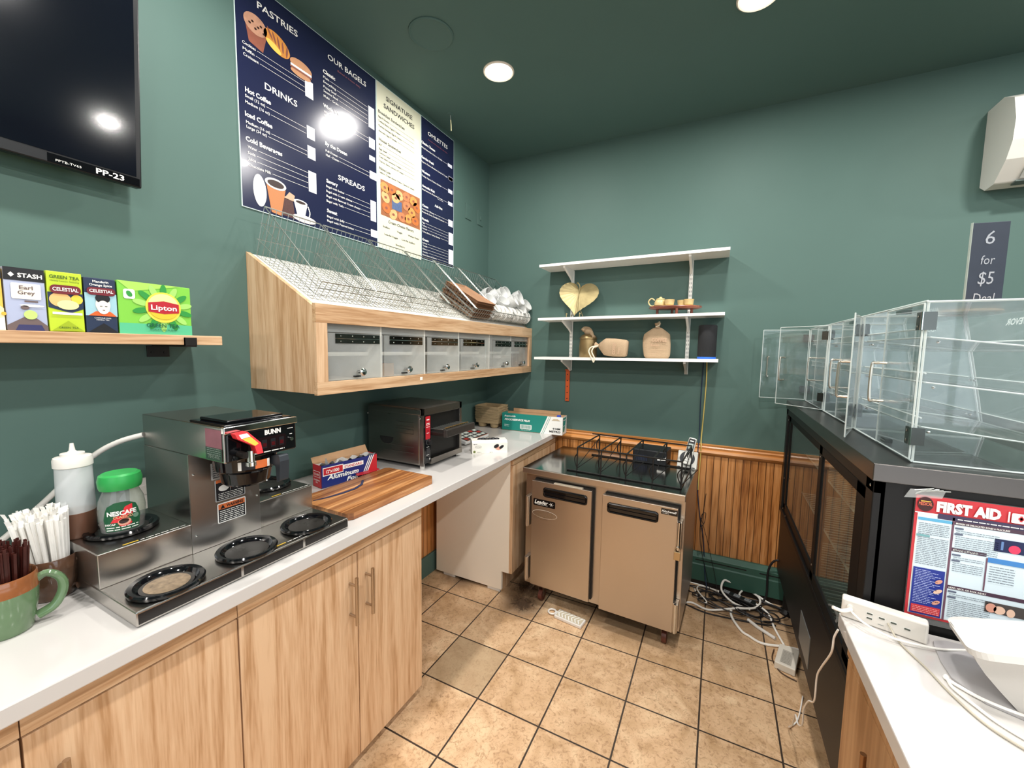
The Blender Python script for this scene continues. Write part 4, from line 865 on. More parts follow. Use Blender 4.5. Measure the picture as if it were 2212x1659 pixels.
def slope(y=0): 
    return Matrix(((math.cos(sl), 0, math.sin(sl), .004), (0, 1, 0, y), (-math.sin(sl), 0, math.cos(sl), 1.882), (0, 0, 0, 1)))
def rim_h(s): return .19+(.082-.19)*(s+.009)/(.421)
def basket(y0, wd, root):
    T = slope(y0); a, c_ = .004, wd-.004; rb = .0011
    bm = M(T)
    bm.tube([(-.009, a, .19), (.412, a, .082), (.412, c_, .082), (-.009, c_, .19)], .0026, wirem, 6, closed=True); bm.build('rim', root)
    bm = M(T)
    for i in range(11):
        y = a+(c_-a)*i/10
        bm.tube([(-.009, y, .19), (.028, y, .004), (.396, y, .004), (.412, y, .082)], rb, wirem, 4)
    for i in range(14):
        s_ = .03+.0278*i
        bm.tube([(s_, a, rim_h(s_)), (s_, a, .004), (s_, c_, .004), (s_, c_, rim_h(s_))], rb, wirem, 4)
    for f_ in (.33, .66):
        bm.tube([(-.002-.02*(f_-.5), a, .19*f_), (.405, a, .082*f_), (.405, c_, .082*f_), (-.002-.02*(f_-.5), c_, .19*f_)], .0017, wirem, 4, closed=True)
    bm.build('wire_grid', root)
BP = .264
for i in range(7):
    lb = ['first wire bagel basket, at the left end of the bin cabinet', 'second wire basket from the left on the bin cabinet', 'third wire basket from the left on the bin cabinet', 'fourth wire basket, left of the one holding brown trays', 'wire basket holding the stack of brown cardboard trays', 'wire basket filled with white lids, second from the right end', 'wire basket of clear tubs at the corner end of the bin cabinet'][i]
    if i == 0:
        bk0 = thing('wire_basket', (.2, -1.745, 1.78), lb, 'basket', 'wire baskets on the sloped cabinet top'); basket(-1.878, .258, bk0)
    else: dup(bk0, (0, BP*i, 0), lb)
# brown trays in the fifth basket
btr = mat('brown paper tray', '9a7457', .8, var=.12, vs=50); o0 = None
for i in range(12):
    if o0 is None:
        bm = M(slope(-1.878+4*BP)); a, c_ = .03, .225
        bm.add([(.13, a, .01), (.38, a, .01), (.38, c_, .01), (.13, c_, .01), (.12, a-.01, .022), (.39, a-.01, .022), (.39, c_+.01, .022), (.12, c_+.01, .022)], [(0, 3, 2, 1), (0, 1, 5, 4), (1, 2, 6, 5), (2, 3, 7, 6), (3, 0, 4, 7)], btr)
        o0 = bm.build('paper_tray'); tag(o0, 'brown paper tray stacked in the fifth wire basket', 'paper tray', 'brown trays in the wire basket')
    else:
        o = o0.copy(); COL.objects.link(o); o.location = (math.sin(sl)*.009*i+.004*((i*5) % 3-1), .004*((i*7) % 5-2), math.cos(sl)*.009*i)
# white lids on edge behind the front wires, clear tubs nested above them
lidm = mat('white plastic lid', 'eceae4', .35, var=.03); tubm = mat('cloudy plastic tub', 'e9e9e6', .3, var=.04, alpha=.8)
o0 = None
for i in range(34):
    y = -.555+.0155*i
    if o0 is None:
        T = slope(0) @ Matrix.Translation((.355, 0, .055)) @ Matrix.Rotation(math.radians(90), 4, 'X')
        bm = M(T).lathe([(0, .0), (.04, .0), (.043, .003), (.049, .003), (.05, -.004), (.047, -.004)], (0, 0, 0), lidm, 22); o0 = bm.build('plastic_lid'); tag(o0, 'round white plastic lid standing on edge in the lid baskets', 'lid', 'white lids in the wire baskets'); o = o0
    else: o = o0.copy(); COL.objects.link(o)
    o.location = (.004*((i*3) % 4-1.5), y, .003*((i*5) % 3))
o0 = None
tubs = []
rr = random.Random(9)
for (sx_, y, nz, n_, tx, ty) in ((.26, -.47, .08, 4, 70, 10), (.22, -.38, .11, 5, 60, -20), (.3, -.36, .1, 4, 75, 15), (.2, -.27, .12, 6, 55, 5), (.3, -.25, .12, 5, 62, -10), (.16, -.17, .12, 7, 50, 10), (.27, -.14, .11, 8, 58, 0), (.33, -.13, .07, 6, 66, 12), (.22, -.06, .14, 6, 52, -6), (.31, -.055, .1, 7, 60, 4), (.12, -.3, .09, 4, 40, 10), (.1, -.1, .1, 5, 45, 0)):
    T0 = slope(y) @ Matrix.Translation((sx_, 0, nz)) @ Matrix.Rotation(math.radians(-tx+90), 4, 'Y') @ Matrix.Rotation(math.radians(ty), 4, 'X')
    for k in range(n_):
        if o0 is None:
            o0 = M().lathe([(0, 0), (.033, 0), (.036, .003), (.042, .042), (.046, .043), (.046, .047), (.043, .047), (.035, .005)], (0, 0, 0), tubm, 20).build('plastic_tub'); tag(o0, 'cloudy white plastic tub nested in the right-hand wire baskets', 'tub', 'plastic tubs in the wire baskets'); o = o0
        else: o = o0.copy(); COL.objects.link(o)
        o.matrix_world = T0 @ Matrix.Translation((0, 0, .0085*k-.03))

# ---------------------------------------------------------------- white wall shelves on the back wall
tl = .012
slotm = mat('slot shadow', '6f7470', .5)
for x0, x1, z, lb in ((.537, 1.71, 2.101, 'empty topmost white wall shelf above the brass leaf'), (.535, 1.703, 1.735, 'middle white wall shelf carrying the brass leaf and tea set'), (.512, 1.683, 1.462, 'lowest white wall shelf carrying coffee sacks and black speaker')):
    t = thing('wall_shelf', (1.1, -.01, z), lb, 'shelf', 'white shelves on the back wall')
    dz = tl*(x1-x0)
    M().prism([(x0, z-.017), (x1, z-.017+dz), (x1, z+dz), (x0, z)], 'y', -.22, -.012, whw).build('shelf_board', t, .001)
    for x in (.712, 1.5):
        zt = z-.017+tl*(x-.535)
        M().prism([(-.2, zt), (-.2, zt-.012), (-.06, zt-.06), (-.012, zt-.085), (-.012, zt)], 'x', x-.007, x+.007, whw).build('bracket', t)
for x, za, zb, lb in ((.712, 1.335, 2.085, 'left white slotted standard holding the wall shelves'), (1.5, 1.34, 2.1, 'right white slotted standard holding the wall shelves')):
    t = thing('shelf_standard', (x, 0, za), lb, 'shelf support', 'slotted shelf standards')
    M().box(x-.011, x+.011, -.012, -.0005, za+.03, zb, whw).build('rail', t, .001)
    bm = M(); z = za+.06
    while z < zb-.03:
        for q in (-.005, .005): bm.box(x+q-.0015, x+q+.0015, -.0125, -.0118, z, z+.013, slotm)
        z += .026
    bm.build('slot', t)
zm = 1.735+tl*.3; zl = 1.462
# brass leaf dish on a stand
gold = mat('antique brass', 'a99a70', .38, metal=.8, var=.35, vs=18)
t = thing('leaf_dish', (.765, -.12, zm), 'heart-shaped brass leaf dish standing upright on the middle white shelf', 'dish')
T = Matrix.Translation((.765, -.105, zm+.005)) @ Matrix.Rotation(math.radians(-10), 4, 'X') @ Matrix.Rotation(math.radians(6), 4, 'Y')
bm = M(T); NR, NT = 9, 72; vs = []
for j in range(NR+1):
    r = j/NR
    for i in range(NT):
        a = 2*pi*i/NT; hx = 16*math.sin(a)**3; hy = 13*math.cos(a)-5*math.cos(2*a)-2*math.cos(3*a)-math.cos(4*a)
        x, y = hx*r*.0090, 5*.0083+(hy-5)*r*.0083
        rib = .003*math.sin(44*abs(a-pi)**.85)*min(1, 2.5*r)*(1 if abs(hx) > .8 else .2)
        vs.append((x, -.02*r*r*(1-.4*r)+rib, .145+y))
bm.add(vs, [(j*NT+i, j*NT+(i+1) % NT, (j+1)*NT+(i+1) % NT, (j+1)*NT+i) for j in range(NR) for i in range(NT)], gold, True)
bm.tube([(0, -.006, y_) for y_ in (.02, .08, .13, .186)], .003, gold, 8); bm.build('leaf', t, sharp=180)
M(T).tube(smooth_path([(0, -.004, .18), (.002, -.012, .215), (-.008, -.02, .235), (-.02, -.016, .243), (-.022, -.012, .232)]), .0045, gold, 8).build('stem', t)
bm = M()
for x in (.72, .815): bm.tube(smooth_path([(x, -.06, zm+.003), (x, -.1, zm+.006), (x, -.145, zm+.005), (x, -.15, zm+.03), (x+.006, -.152, zm+.024)]), .0035, gold, 8)
bm.tube([(.72, -.06, zm+.003), (.765, -.05, zm+.12), (.815, -.06, zm+.003)], .003, gold, 8); bm.build('easel', t)
# tea set on a little round table
tw = wood('rosewood stand', '9a5a42', '7a3e2c', 'x', .35, dark='58281c', scale=2)
t = thing('tea_stand', (1.42, -.12, zm+.009), 'small round reddish wood stand under the miniature tea set', 'stand')
zt = zm+.044
bm = M().lathe([(0, 0), (.14, 0), (.152, .004), (.156, .01), (.152, .015), (.14, .012), (0, .012)], (1.422, -.115, zt), tw, 40, 1, .62); bm.build('top', t)
for x, y in ((1.32, -.13), (1.44, -.19), (1.52, -.12), (1.4, -.05)): M().cyl((x, y, zm+.008), (x, y, zt+.002), .008, tw, n=12).build('leg', t)
cer = mat('gilded cream ceramic', 'd8bf88', .3, var=.3, vs=40, coat=.3)
zc = zt+.0125
t = thing('teapot', (1.335, -.115, zc), 'miniature cream and gold teapot at the left of the wood stand', 'teapot')
M().lathe([(0, 0), (.025, 0), (.036, .012), (.038, .028), (.03, .046), (.024, .05)], (1.335, -.115, zc), cer, 28).build('body', t)
M().lathe([(.028, .05), (.026, .054), (.01, .06), (.006, .066), (0, .067)], (1.335, -.115, zc), cer, 24).build('lid', t)
M().tube(smooth_path([(1.3, -.115, zc+.045), (1.28, -.115, zc+.058), (1.262, -.115, zc+.04), (1.27, -.115, zc+.018), (1.285, -.115, zc+.01), (1.298, -.115, zc+.014)]), .004, cer, 8).build('handle', t)
o0 = None
for x, y, lb in ((1.392, -.15, 'small gilded tea cup next to the teapot'), (1.462, -.09, 'small gilded tea cup at the back of the wood stand'), (1.502, -.13, 'small gilded tea cup at the right end of the wood stand')):
    if o0 is None:
        t = thing('tea_cup', (x, y, zc), lb, 'cup', 'miniature tea cups'); q0 = (x, y); o0 = t
        M().lathe([(0, .004), (.018, .004), (.026, .012), (.03, .04), (.031, .043), (.029, .043), (.024, .014), (0, .01)], (x, y, zc), cer, 26).build('body', t)
        M().lathe([(0, 0), (.03, .0), (.04, .004), (.041, .006), (0, .004)], (x, y, zc), cer, 26).build('saucer', t)
    else: dup(o0, (x-q0[0], y-q0[1], 0), lb)
# bottom shelf: tin, sacks, speaker
bra = mat('old brass tin', '8f7a55', .35, metal=.7, var=.25, vs=20); burl = mat('burlap sack', 'b39a7c', .95, var=.12, vs=140, bump=.6, bs=260); cord_m = mat('cotton cord', 'e2d6bd', .8)
zl1 = 1.462+tl*.35
t = thing('brass_tin', (.868, -.1, zl1), 'aged brass canister with a tied cloth top behind the lying coffee sack', 'canister')
M().lathe([(0, 0), (.058, 0), (.06, .004), (.062, .05), (.06, .1), (.057, .125), (.061, .128), (.061, .132), (.05, .15), (.03, .16), (0, .163)], (.868, -.1, zl1), bra, 36).build('body', t)
bm = M().tube(smooth_path([(.83, -.12, zl1+.185), (.845, -.11, zl1+.2), (.87, -.1, zl1+.195), (.885, -.1, zl1+.175), (.9, -.12, zl1+.15), (.915, -.13, zl1+.135)]), .014, burl, 10).ell((.862, -.1, zl1+.178), (.026, .022, .022), burl); bm.build('cloth_tie', t)
def sack(T, wd, ht, dp, root, seed=0):
    rr = random.Random(seed); ph = [rr.uniform(0, 6) for _ in range(6)]; n, k = 30, 14; vs = []
    for j in range(k+1):
        h_ = j/k
        wf = (.93+.09*math.sin(pi*h_*1.1)) if h_ < .78 else (.93+.09*math.sin(pi*.86))*(1-(h_-.78)/.22*.72)
        if h_ < .06: wf *= .9+h_*1.6
        for i in range(n):
            a = 2*pi*i/n; q = abs(math.cos(a))**.7*(1 if math.cos(a) > 0 else -1), abs(math.sin(a))**.8*(1 if math.sin(a) > 0 else -1)
            wr = 1+.035*math.sin(3*a+ph[0]+5*h_)+.025*math.sin(7*a+ph[1])*h_+(.06*math.sin(11*a+ph[2]) if h_ > .8 else 0)
            vs.append((wd/2*q[0]*wf*wr, dp/2*q[1]*wf*wr, ht*h_))
    b = M(T).add(vs, [(j*n+i, j*n+(i+1) % n, (j+1)*n+(i+1) % n, (j+1)*n+i) for j in range(k) for i in range(n)]+[tuple(range(n))[::-1], tuple(range(k*n, (k+1)*n))], burl, True)
    b.build('sack_body', root, sharp=180)
t = thing('coffee_sack', (1.325, -.12, zl1+.005), 'upright burlap coffee sack on the lowest white shelf', 'sack')
T = Matrix.Translation((1.325, -.115, zl1+.006)); sack(T, .165, .195, .075, t, 3)
M(T).lathe([(.022, .19), (.012, .2), (.02, .222), (.012, .226), (0, .222)], (0, 0, 0), burl, 16).tube(smooth_path([(-.01, -.02, .2), (.012, -.02, .21), (.01, .0, .232), (-.006, 0, .22)]), .0035, cord_m, 8).build('tied_neck', t)
bm = M(T @ frame((0, -.0448, 0), (1, 0, 0), (0, 0, 1))); pr_ = P('burlap print', '5a4636')
bm.text('COFFEE', -.028, .105, pr_, w=.092, h=.023, k=3, bold=.03); bm.text('bean', -.03, .078, pr_, w=.05, h=.015, k=3, bold=.02); bm.tube([(-.028, .055, .002), (.06, .055, .002), (.06, .03, .002), (-.028, .03, .002)], .0006, pr_, 4, closed=True); bm.build('print', t)
t = thing('coffee_sack', (1.03, -.14, zl1), 'burlap coffee sack lying on its side with a white drawstring', 'sack')
T = Matrix.Translation((1.145, -.14, zl1+.062)) @ Matrix.Rotation(math.radians(-84), 4, 'Y') @ Matrix.Rotation(math.radians(0), 4, 'Z'); sack(T, .118, .19, .085, t, 8)
M(T).lathe([(.014, .185), (.01, .195), (.022, .215), (.018, .22), (0, .21)], (0, 0, 0), burl, 16).build('tied_neck', t)
bm = M()
for q in (0, .02): bm.tube(smooth_path([(.955, -.165, zl1+.08), (.915+q, -.19, zl1+.07), (.905+q, -.205, zl1+.04), (.93+q, -.225, zl1-.002), (.945, -.227, zl1-.03)]), .0042, cord_m, 8)
bm.build('drawstring', t)
bm = M(T @ frame((0, -.0475, 0), (0, 0, -1), (1, 0, 0))); 
bm = M(frame((1.02, -.1935, zl1+.03), (.1, 0, 1), (-1, 0, .1))); bm.text('COFFEE', 0, -.055, pr_, w=.075, h=.019, k=3, bold=.03); bm.text('bean', .01, -.082, pr_, w=.04, h=.013, k=3, bold=.02); bm.build('print', t)
t = thing('smart_speaker', (1.615, -.11, 1.478), 'black cylinder speaker with a glowing blue base ring', 'speaker')
zs = 1.462+tl*1.1
M().lathe([(0, .012), (.05, .012), (.052, .016), (.052, .198), (.048, .205), (0, .205)], (1.617, -.12, zs), mat('speaker cloth', '222325', .85, var=.2, vs=200, bump=.4, bs=500), 40).build('body', t)
M().lathe([(0, 0), (.05, 0), (.053, .004), (.053, .011), (.05, .013)], (1.617, -.12, zs), mat('blue light ring', '2f66c8', .4, emit=.35), 40).build('light_ring', t)
tag(M().tube(smooth_path([(1.617, -.06, zs+.02), (1.62, -.012, 1.44), (1.622, -.006, 1.3), (1.617, -.006, 1.1), (1.612, -.01, .95), (1.615, -.036, .915), (1.614, -.02, .84), (1.61, -.016, .62)]), .0035, P('yellow cable', 'd6bd6a'), 8).build('power_cord'), 'pale yellow cable running down the wall from the black speaker', 'cable')
tag(M().tube(smooth_path([(1.6, -.06, zs+.02), (1.6, -.01, 1.44), (1.596, -.006, 1.2), (1.6, -.006, 1.0), (1.598, -.034, .91), (1.6, -.018, .7), (1.63, -.018, .45), (1.66, -.03, .3), (1.68, -.075, .1), (1.7, -.12, .012)]), .003, P('dark blue cable', '26324a'), 8).build('power_cord'), 'thin dark blue cable beside the yellow one', 'cable')
# orange marker strip on the wall
t = thing('spirit_level', (.695, 0, 1.25), 'orange perforated plastic strip hanging under the lowest shelf', 'strip')
om = P('orange plastic', 'cf5a2a'); M().box(.679, .709, -.012, -.0005, 1.136, 1.366, om).box(.674, .714, -.014, -.0005, 1.363, 1.373, om).build('body', t, .002)
bm = M()
for z in (1.155, 1.2, 1.245, 1.29, 1.335): bm.cyl((.694, -.0125, z), (.694, -.011, z), .0042, rub, n=14)
bm.build('hole', t)
# ---------------------------------------------------------------- steel two-door undercounter cooler
t = thing('undercounter_cooler', (1.13, -.46, 0), 'low two-door stainless cooler on casters in the room corner', 'refrigerator')
FA = math.radians(-2.7); TF = rotz((.688, -.752, 0), FA); FWd, FD, FT = .893, .62, .825
bs_ = mat('worn brushed steel', 'c4b9ad', .36, metal=1, var=.04, vs=5, rvar=.04)
M(TF).box(.005, FWd-.002, .042, FD, .1, .79, bs_).build('body', t, .002)
tops = mat('polished steel top', 'a09f9a', .14, metal=1, var=.04, vs=6, rvar=.04, bump=.08, bs=10)
M(TF).box(0, FWd, 0, FD, .79, FT, bs_).build('top_edge', t, .004)
M(TF).box(.004, FWd-.004, .004, FD-.004, FT-.001, FT+.0008, tops).build('worktop_surface', t)
for u0, u1, z0, z1, a, c_, hz in ((.062, .423, .124, .757, .135, .4, .672), (.483, .862, .108, .752, .51, .772, .66)):
    d = M(TF).box(u0, u1, .0, .036, z0, z1, bs_).build('door', t, .002)
    M(TF).box(u0+.01, u1+.008, .024, .041, z0+.006, z1+.007, rub).build('gasket', d)
    hb = M(TF @ frame((0, -.0008, 0), (1, 0, 0), (0, 0, 1))); hb.RR(a, hz, c_, hz+.056, .014, blkg, 0)
    q = []
    h_ = M(TF).tube([(a+.012, -.004, hz+.05), (a+.005, -.004, hz+.035), (a+.018, -.004, hz+.006), (c_-.012, -.004, hz+.006), (c_-.006, -.004, hz+.016), (c_-.006, -.004, hz+.044), (c_-.014, -.004, hz+.05)], .0055, blkg, 10, closed=True)
    h_.box(a+.014, c_-.01, -.006, .0, hz+.014, hz+.03, blkg)
    h_.v += hb.v; n0 = len(h_.v)-len(hb.v); h_.f += [tuple(i+n0 for i in f) for f in hb.f]; h_.m += [h_.mi(blkg)]*len(hb.f); h_.s += [False]*len(hb.f)
    h_.build('door_handle', d)
M(TF).box(.2, .37, .0, .02, .757, .762, P('door strip', 'c9bda9')).build('door_strip', t)
for u, z0, z1, m_ in ((.04, .48, .66, 0), (.04, .15, .29, 0), (.872, .55, .69, 1), (.874, .12, .27, 1)):
    hb = M(TF).box(u-.012, u+.012, -.01, .04, z0, z1, bs_).cyl((u, -.012, z0), (u, -.012, z1), .008, chrome if m_ else bs_, n=12); hb.build('hinge', t, .002)
bm = M(TF @ frame((0, -.0006, 0), (1, 0, 0), (0, 0, 1)))
bm.RR(.074, .612, .212, .652, .006, blkg, 0); bm.text('Leader', .082, .626, white, w=.086, h=.022, k=1, shear=.35, bold=.02); bm.R(.085, .62, .165, .6215, white, 1)
for k in range(3): bm.R(.188-.014, .6322, .188+.014, .6338, white, 1) if k == 0 else bm.P([(.188-.012*math.cos(pi/3*k)-.001, .633-.012*math.sin(pi/3*k)), (.188-.012*math.cos(pi/3*k)+.001, .633-.012*math.sin(pi/3*k)), (.188+.012*math.cos(pi/3*k)+.001, .633+.012*math.sin(pi/3*k)), (.188+.012*math.cos(pi/3*k)-.001, .633+.012*math.sin(pi/3*k))], white, 1)
bm.build('name_badge', t)
bm = M(TF @ frame((0, -.0006, 0), (1, 0, 0), (0, 0, 1))); bm.E((.147, .567), .078, .024, P('oval line', 'f4ead6'), 0, 0, 40); bm.E((.147, .567), .0765, .0225, bs_, 1, 0, 40)
for q in range(5): bm.greek(.09, .2, .574-.006*q, .0028, P('oval print', '8a7256'), 2, q)
bm.text('OK', .138, .546, P('oval print', '8a7256'), h=.006, k=2); bm.greek(.12, .17, .532, .003, P('oval print', '8a7256'), 2); bm.build('oval_label', t)
bm = M(TF @ frame((0, -.0006, 0), (1, 0, 0), (0, 0, 1))); bm.R(.783, .712, .86, .742, blkg, 0); bm.text('Kitchenall', .786, .724, white, w=.07, h=.011, k=1, shear=.3, bold=.02); bm.greek(.79, .82, .717, .003, white, 1); bm.build('dealer_badge', t)
kst = mat('rusty caster steel', '6a5648', .5, metal=.6, var=.3, vs=50); kwh = mat('worn red-brown wheel', '5a2e22', .5, var=.25, vs=60)
for u, v in ((.11, .07), (.82, .07), (.11, .55), (.82, .55)):
    c_ = M(TF).box(u-.035, u+.035, v-.03, v+.03, .094, .1, kst).prism([(v-.018, .094), (v+.02, .094), (v+.008, .03), (v-.012, .03)], 'x', u-.016, u-.012, kst).prism([(v-.018, .094), (v+.02, .094), (v+.008, .03), (v-.012, .03)], 'x', u+.012, u+.016, kst).build('caster', t)
    M(TF).cyl((u-.0115, v, .034), (u+.0115, v, .034), .034, kwh, n=26).build('wheel', c_, .003)
t = thing('padlock', (1.56, -.8, .52), 'small brass-bodied padlock hanging on the cooler door hasp', 'padlock')
pm = mat('padlock brass', 'b9a07a', .3, metal=.8)
M(TF).box(.855, .885, -.026, -.013, .502, .545, pm).build('body', t, .002); M(TF).tube(smooth_path([(.862, -.02, .545), (.862, -.02, .562), (.87, -.02, .57), (.878, -.02, .562), (.878, -.02, .545)]), .003, chrome, 8).build('shackle', t)

# black wire rack on the cooler
t = thing('wire_rack', (1.27, -.49, .826), 'black wire organizer rack standing on the steel cooler', 'rack')
bw = mat('black wire', '191817', .35, var=.05)
TR = rotz((.997, -.685, .8262), math.radians(-3)); pit_ = .1385; rh, rd = .142, .405
bm = M(TR)
for z in (.004, rh):
    bm.tube([(-.06 if z < .1 else 0, 0, z), (4*pit_+(.0), 0, z)], .0042, bw, 6); bm.tube([(-.05, rd, z), (4*pit_, rd, z)], .0042, bw, 6)
bm.tube([(4*pit_, 0, .004), (4*pit_, rd, .004)], .003, bw, 6); bm.build('rail', t)
for i in range(5):
    x = i*pit_
    M(TR).tube([(x, 0, .004), (x, 0, rh), (x, rd, rh), (x, rd, .004)], .0042, bw, 6).tube([(x, 0, .03), (x, rd, rh-.02)], .0022, bw, 6).tube(smooth_path([(x, .0, rh*.75), (x-.018, .01, rh*.55), (x-.016, .01, rh*.35), (x, 0, rh*.15)]), .003, bw, 6).tube(smooth_path([(x, rd, rh*.8), (x-.018, rd, rh*.6), (x-.016, rd, rh*.35), (x, rd, rh*.15)]), .003, bw, 6).tube([(x, 0, .02), (x+.06, rd*.4, .07)], .0022, bw, 6).build('divider', t)
# black box and cordless phone behind it
t = thing('network_box', (1.34, -.2, .826), 'black electronics box with white label behind the wire rack', 'router')
T = rotz((1.235, -.3, .8262), math.radians(-4)); M(T).box(0, .2, 0, .17, 0, .085, mat('black box plastic', '17191d', .45, var=.1)).build('body', t, .006)
bm = M(T @ frame((0, -.001, 0), (1, 0, 0), (0, 0, 1)))
for q in range(8): bm.R(.015+.01*q, .015, .019+.01*q, .05, P('vent blue black', '2b3550'), 1)
bm.build('vent', t); M(T).add([(.15, -.004, .03), (.198, -.004, .034), (.2, .01, .08), (.155, .01, .078)], [(0, 1, 2, 3), (3, 2, 1, 0)], white).build('label', t)
t = thing('cordless_phone', (1.55, -.28, .826), 'silver cordless phone standing in its square base', 'phone')
T = rotz((1.548, -.3, .8262), math.radians(-6)) @ Matrix.Rotation(math.radians(-18), 4, 'X'); pw = mat('silver white plastic', 'dcdad2', .3)
M(T).box(-.055, .055, 0, .03, 0, .105, pw).build('base', t, .006)
bm = M(T @ frame((0, -.0006, 0), (1, 0, 0), (0, 0, 1))); bm.E((0, .06), .042, .042, P('phone charcoal', '34363a'), 1); bm.R(-.05, .006, -.035, .009, black, 1); bm.R(.03, .006, .046, .011, black, 1); bm.build('dial_ring', t)
T2 = T @ Matrix.Translation((.0, -.012, .02)) @ Matrix.Rotation(math.radians(8), 4, 'Y') @ Matrix.Rotation(math.radians(-4), 4, 'X')
M(T2).box(-.022, .022, -.022, 0, 0, .165, pw).build('handset', t, .007)
bm = M(T2 @ frame((0, -.0226, 0), (1, 0, 0), (0, 0, 1))); bm.RR(-.018, .08, .018, .158, .006, black, 1); bm.R(-.013, .095, .013, .128, P('phone screen', 'a9b4ae'), 2); bm.R(-.01, .14, .01, .146, white, 2)
for i in range(4):
    for j in range(3): bm.R(-.012+.009*j, .018+.014*i, -.006+.009*j, .023+.014*i, P('phone keys', '8b8d8c'), 2)
bm.build('keypad', t)
# pull-tab cable holder on the floor under the cooler
t = thing('floor_brush', (1.0, -.77, 0), 'white plastic scrubber with a ring handle on the floor under the cooler', 'scrubber')
T = rotz((.885, -.775, .001), math.radians(-8)); M(T).box(.05, .215, -.035, .035, 0, .018, whp).build('body', t, .004)
M(T).tube([(.02+.022*math.cos(a*pi/8), .022*math.sin(a*pi/8), .008) for a in range(16)], .005, whp, 8, closed=True).box(.038, .052, -.015, .015, .003, .013, whp).build('ring_handle', t)
bm = M(T @ frame((0, 0, .0183), (1, 0, 0), (0, 1, 0)))
bm.R(.058, -.028, .207, .028, P('scrubber grey', 'c4b8a0'), 0)
for i in range(7): bm.P([(.06+.02*i, 0), (.066+.02*i, 0), (.082+.02*i, .026), (.076+.02*i, .026)], white, 1); bm.P([(.076+.02*i, -.026), (.082+.02*i, -.026), (.066+.02*i, 0), (.06+.02*i, 0)], white, 1)
bm.build('tread', t)
# ---------------------------------------------------------------- cables on the floor
wc_, bc_ = mat('white cable', 'f4efe6', .45, var=.02), mat('black cable', '1c1a1c', .45, var=.1)
def cable(pts, r, m, label, z=None, **k):
    return tag(M().tube(smooth_path([(p[0], p[1], (p[2] if len(p) > 2 else r+.001)) for p in pts], 7), r, m, 8).build('floor_cable'), label, 'cable', k.get('g'))
cable([(2.4, -.46), (2.12, -.467), (1.976, -.502), (1.91, -.47), (1.873, -.438), (1.831, -.328), (1.84, -.25, .012), (1.9, -.235, .02)], .0065, wc_, 'thick white cable sweeping forward over the tiles to the black case')
cable([(1.55, -.36), (1.614, -.298), (1.711, -.326), (1.845, -.264, .02), (1.96, -.2, .025), (1.985, -.09, .03), (1.9, -.03, .04), (1.83, -.06, .07), (1.79, -.08, .08), (1.78, -.15, .05), (1.84, -.2, .02), (1.93, -.23, .02)], .006, wc_, 'white cable curling in a big loop against the heater')
cable([(2.07, -.463), (2.041, -.33), (2.02, -.2, .01), (1.95, -.16, .03), (1.88, -.12, .03), (1.9, -.05, .035)], .0055, wc_, 'white cable leading up from the adapter brick into the tangle')
cable([(2.2, -.12), (2.116, -.125), (2.02, -.09, .02), (1.96, -.04, .03)], .0055, wc_, 'white cable running right beside the heater under the black case')
cable([(1.62, -.1), (1.66, -.25), (1.7, -.27, .02), (1.645, -.18, .03), (1.66, -.1, .02), (1.75, -.08), (1.82, -.1)], .004, wc_, 'thin white cable looped behind the steel cooler')
cable([(1.58, -.06), (1.7, -.07), (1.79, -.11), (1.85, -.2)], .0045, wc_, 'straight white cable lying along the foot of the heater')
rr = random.Random(21)
blb = ['black cable looped at the left of the floor tangle', 'black cable crossing the middle of the floor tangle', 'black cable bundled under the white loop', 'black cable knotted near the heater foot', 'black cable trailing along the front of the tangle', 'black cable coiled next to the power strip', 'black cable at the right end of the tangle', 'dark cable ring lying on the tiles by the cooler']
for i in range(8):
    cx, cy = 1.68+.055*i, -.17-.04*(i % 3)
    pts = [(cx+(.05+.05*rr.random())*math.cos(a*1.1+i)*1.5, min(-.07, cy+(.04+.05*rr.random())*math.sin(a*1.1+i)), .006+.02*rr.random()) for a in range(9)]
    cable(pts, .0035, bc_, blb[i])
cable([(1.59, -.33), (1.7, -.36), (1.82, -.35), (1.95, -.33), (2.05, -.3)], .004, bc_, 'black cable lying in front of all the others')
cable([(2.02, -.52), (2.005, -.6), (2.03, -.68), (2.09, -.71)], .003, mat('brown cable', '4a3626', .5), 'thin brown cable curving round the adapter brick')
cable([(2.1, -.09, .29), (2.05, -.075, .275), (2.022, -.075, .2), (2.022, -.08, .06), (2.0, -.1, .01)], .006, bc_, 'black power cord dropping in front of the heater', 0)
cable([(1.66, -.07, .62), (1.65, -.1, .5), (1.64, -.12, .42), (1.66, -.1, .44), (1.665, -.09, .5), (1.64, -.1, .47), (1.645, -.1, .3), (1.69, -.09, .1), (1.72, -.13)], .002, bc_, 'thin tangled black wires hanging beside the steel cooler', 0)
cable([(1.64, -.1, .47), (1.69, -.095, .3), (1.74, -.1, .1), (1.76, -.14)], .0015, bc_, 'single thin black wire hanging in front of the panelling', 0)
t = thing('adapter_brick', (2.08, -.58, 0), 'white power adapter brick on the floor beside the black case', 'adapter')
T = rotz((2.045, -.5, .001), math.radians(-14)); M(T).box(0, .085, -.165, 0, 0, .035, mat('adapter white', 'ddd6c8', .4)).build('body', t, .004)
bm = M(T @ frame((0, 0, .0355), (1, 0, 0), (0, 1, 0))); bm.R(.02, -.15, .065, -.04, P('adapter label grey', 'b4aea2'), 0)
for q in range(9): bm.greek(.024, .06, -.145+.011*q, .004, P('adapter ink', '6c675f'), 1, q)
bm.build('label', t)
t = thing('power_strip', (1.84, -.12, 0), 'black floor power strip buried in the cable tangle', 'power strip')
T = rotz((1.78, -.09, .002), math.radians(-20)); M(T).box(0, .2, -.045, 0, 0, .035, blk).build('body', t, .004)
bm = M(T)
